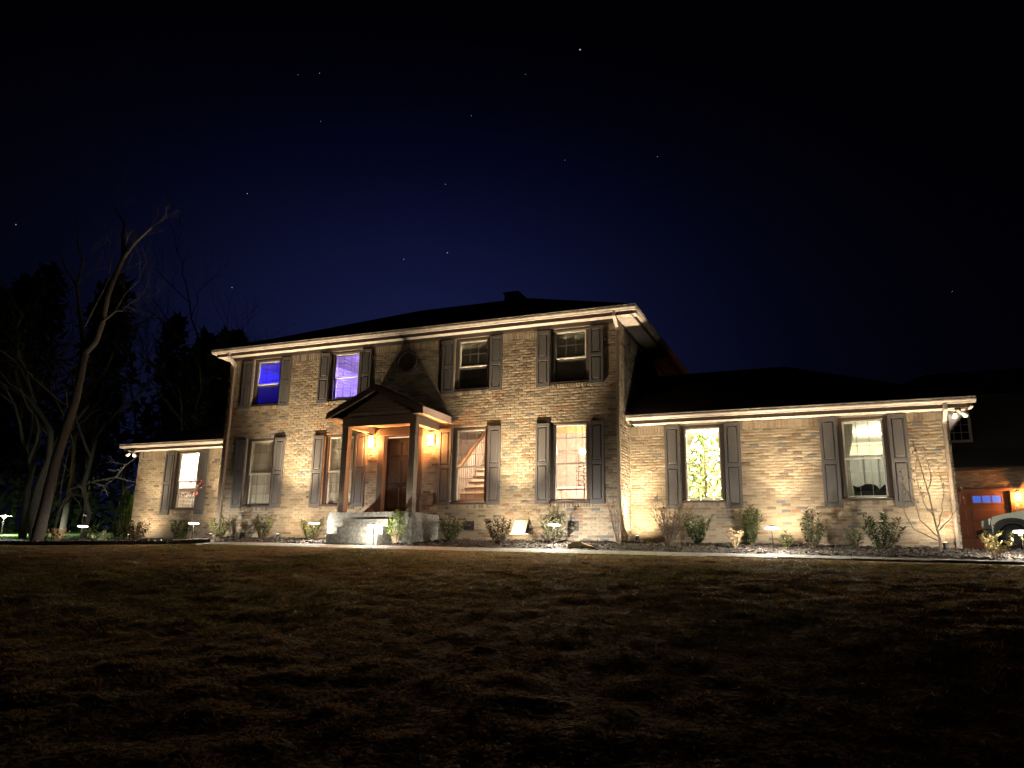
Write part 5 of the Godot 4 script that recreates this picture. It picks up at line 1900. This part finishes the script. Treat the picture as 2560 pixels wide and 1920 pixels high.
	for i in stars.size():
		var q: Array = stars[i]
		var o := MeshInstance3D.new()
		o.name = numbered("star")
		o.mesh = star_mesh
		o.material_override = M.star_glow
		o.position = EYE + Vector3(q[0], q[1], q[2]) * 1500.0
		o.scale = Vector3.ONE * 0.62 * q[3]
		o.set_meta("label", "brightest blue-white star, high above the house" if i == 0 else "faint pinprick star in the dark blue night sky")
		o.set_meta("category", "star")
		o.set_meta("group", "stars in the night sky")
		add_child(o)

# ------------------------------------------------------------------ dormant grass
func lawn_grass() -> void:
	var s := Mesher.new()
	for i in 9:
		var a := rng.randf() * TAU
		var p := Vector3(rng.randf_range(-0.035, 0.035), -0.01, rng.randf_range(-0.035, 0.035))
		var d := Vector3(cos(a), 0, sin(a))
		var w := Vector3(-d.z, 0, d.x) * 0.0035
		var hgt := rng.randf_range(0.025, 0.055)
		var m := p + d * hgt * 0.55 + Vector3(0, hgt * 0.42, 0)
		var e := p + d * hgt * 1.25 + Vector3(0, hgt * 0.5, 0)
		s.quad(p - w, p + w, m + w * 0.8, m - w * 0.8)
		s.tri(m - w * 0.8, m + w * 0.8, e)
	var mesh := s.mesh()
	var xf := []
	var cols := []
	for i in 150000:
		var z := 2.55 + 12.5 * pow(rng.randf(), 1.25)
		var half := 20.0
		var x := rng.randf_range(-19.5, 12.0)
		if z < 2.95 and x > -9.6: continue
		var k := patches.get_noise_2d(x, z)
		var f := bumps.get_noise_2d(x * 2.3 + 9, z * 2.3)
		if rng.randf() < 0.25 + 0.3 * clampf(-f * 2.0, 0, 1): continue
		var b := Basis(Vector3.UP, rng.randf() * TAU).scaled(Vector3(1, rng.randf_range(0.5, 1.25) * (1.0 + 0.5 * clampf(k * 2, 0, 1)), 1) * rng.randf_range(0.8, 1.4))
		xf.append(Transform3D(b, Vector3(x, height(x, z) - 0.03, z)))
		var brown := Color(0.385, 0.29, 0.155)
		var green := Color(0.17, 0.17, 0.06)
		var c := brown.lerp(green, clampf(0.34 + k * 1.6 + rng.randf_range(-0.25, 0.25), 0, 1)) * rng.randf_range(0.6, 1.3)
		c.a = 1.0
		cols.append(c)
	# greener lawn beside the house
	for i in 16000:
		var x := rng.randf_range(-40.0, -16.4)
		var z := rng.randf_range(-16.0, -1.4)
		var b := Basis(Vector3.UP, rng.randf() * TAU).scaled(Vector3.ONE * rng.randf_range(1.0, 1.9))
		xf.append(Transform3D(b, Vector3(x, height(x, z) - 0.03, z)))
		var c := Color(0.05, 0.13, 0.03) * rng.randf_range(0.6, 1.3)
		c.a = 1.0
		cols.append(c)
	var mm := MultiMesh.new()
	mm.transform_format = MultiMesh.TRANSFORM_3D
	mm.use_colors = true
	mm.mesh = mesh
	mm.instance_count = xf.size()
	for i in xf.size():
		mm.set_instance_transform(i, xf[i])
		mm.set_instance_color(i, cols[i])
	var mi := MultiMeshInstance3D.new()
	mi.name = "lawn_grass"
	mi.multimesh = mm
	mi.material_override = M.grass
	mi.set_meta("kind", "stuff")
	mi.set_meta("label", "short dormant brown and olive grass of the front lawn")
	mi.set_meta("category", "grass")
	add_child(mi)
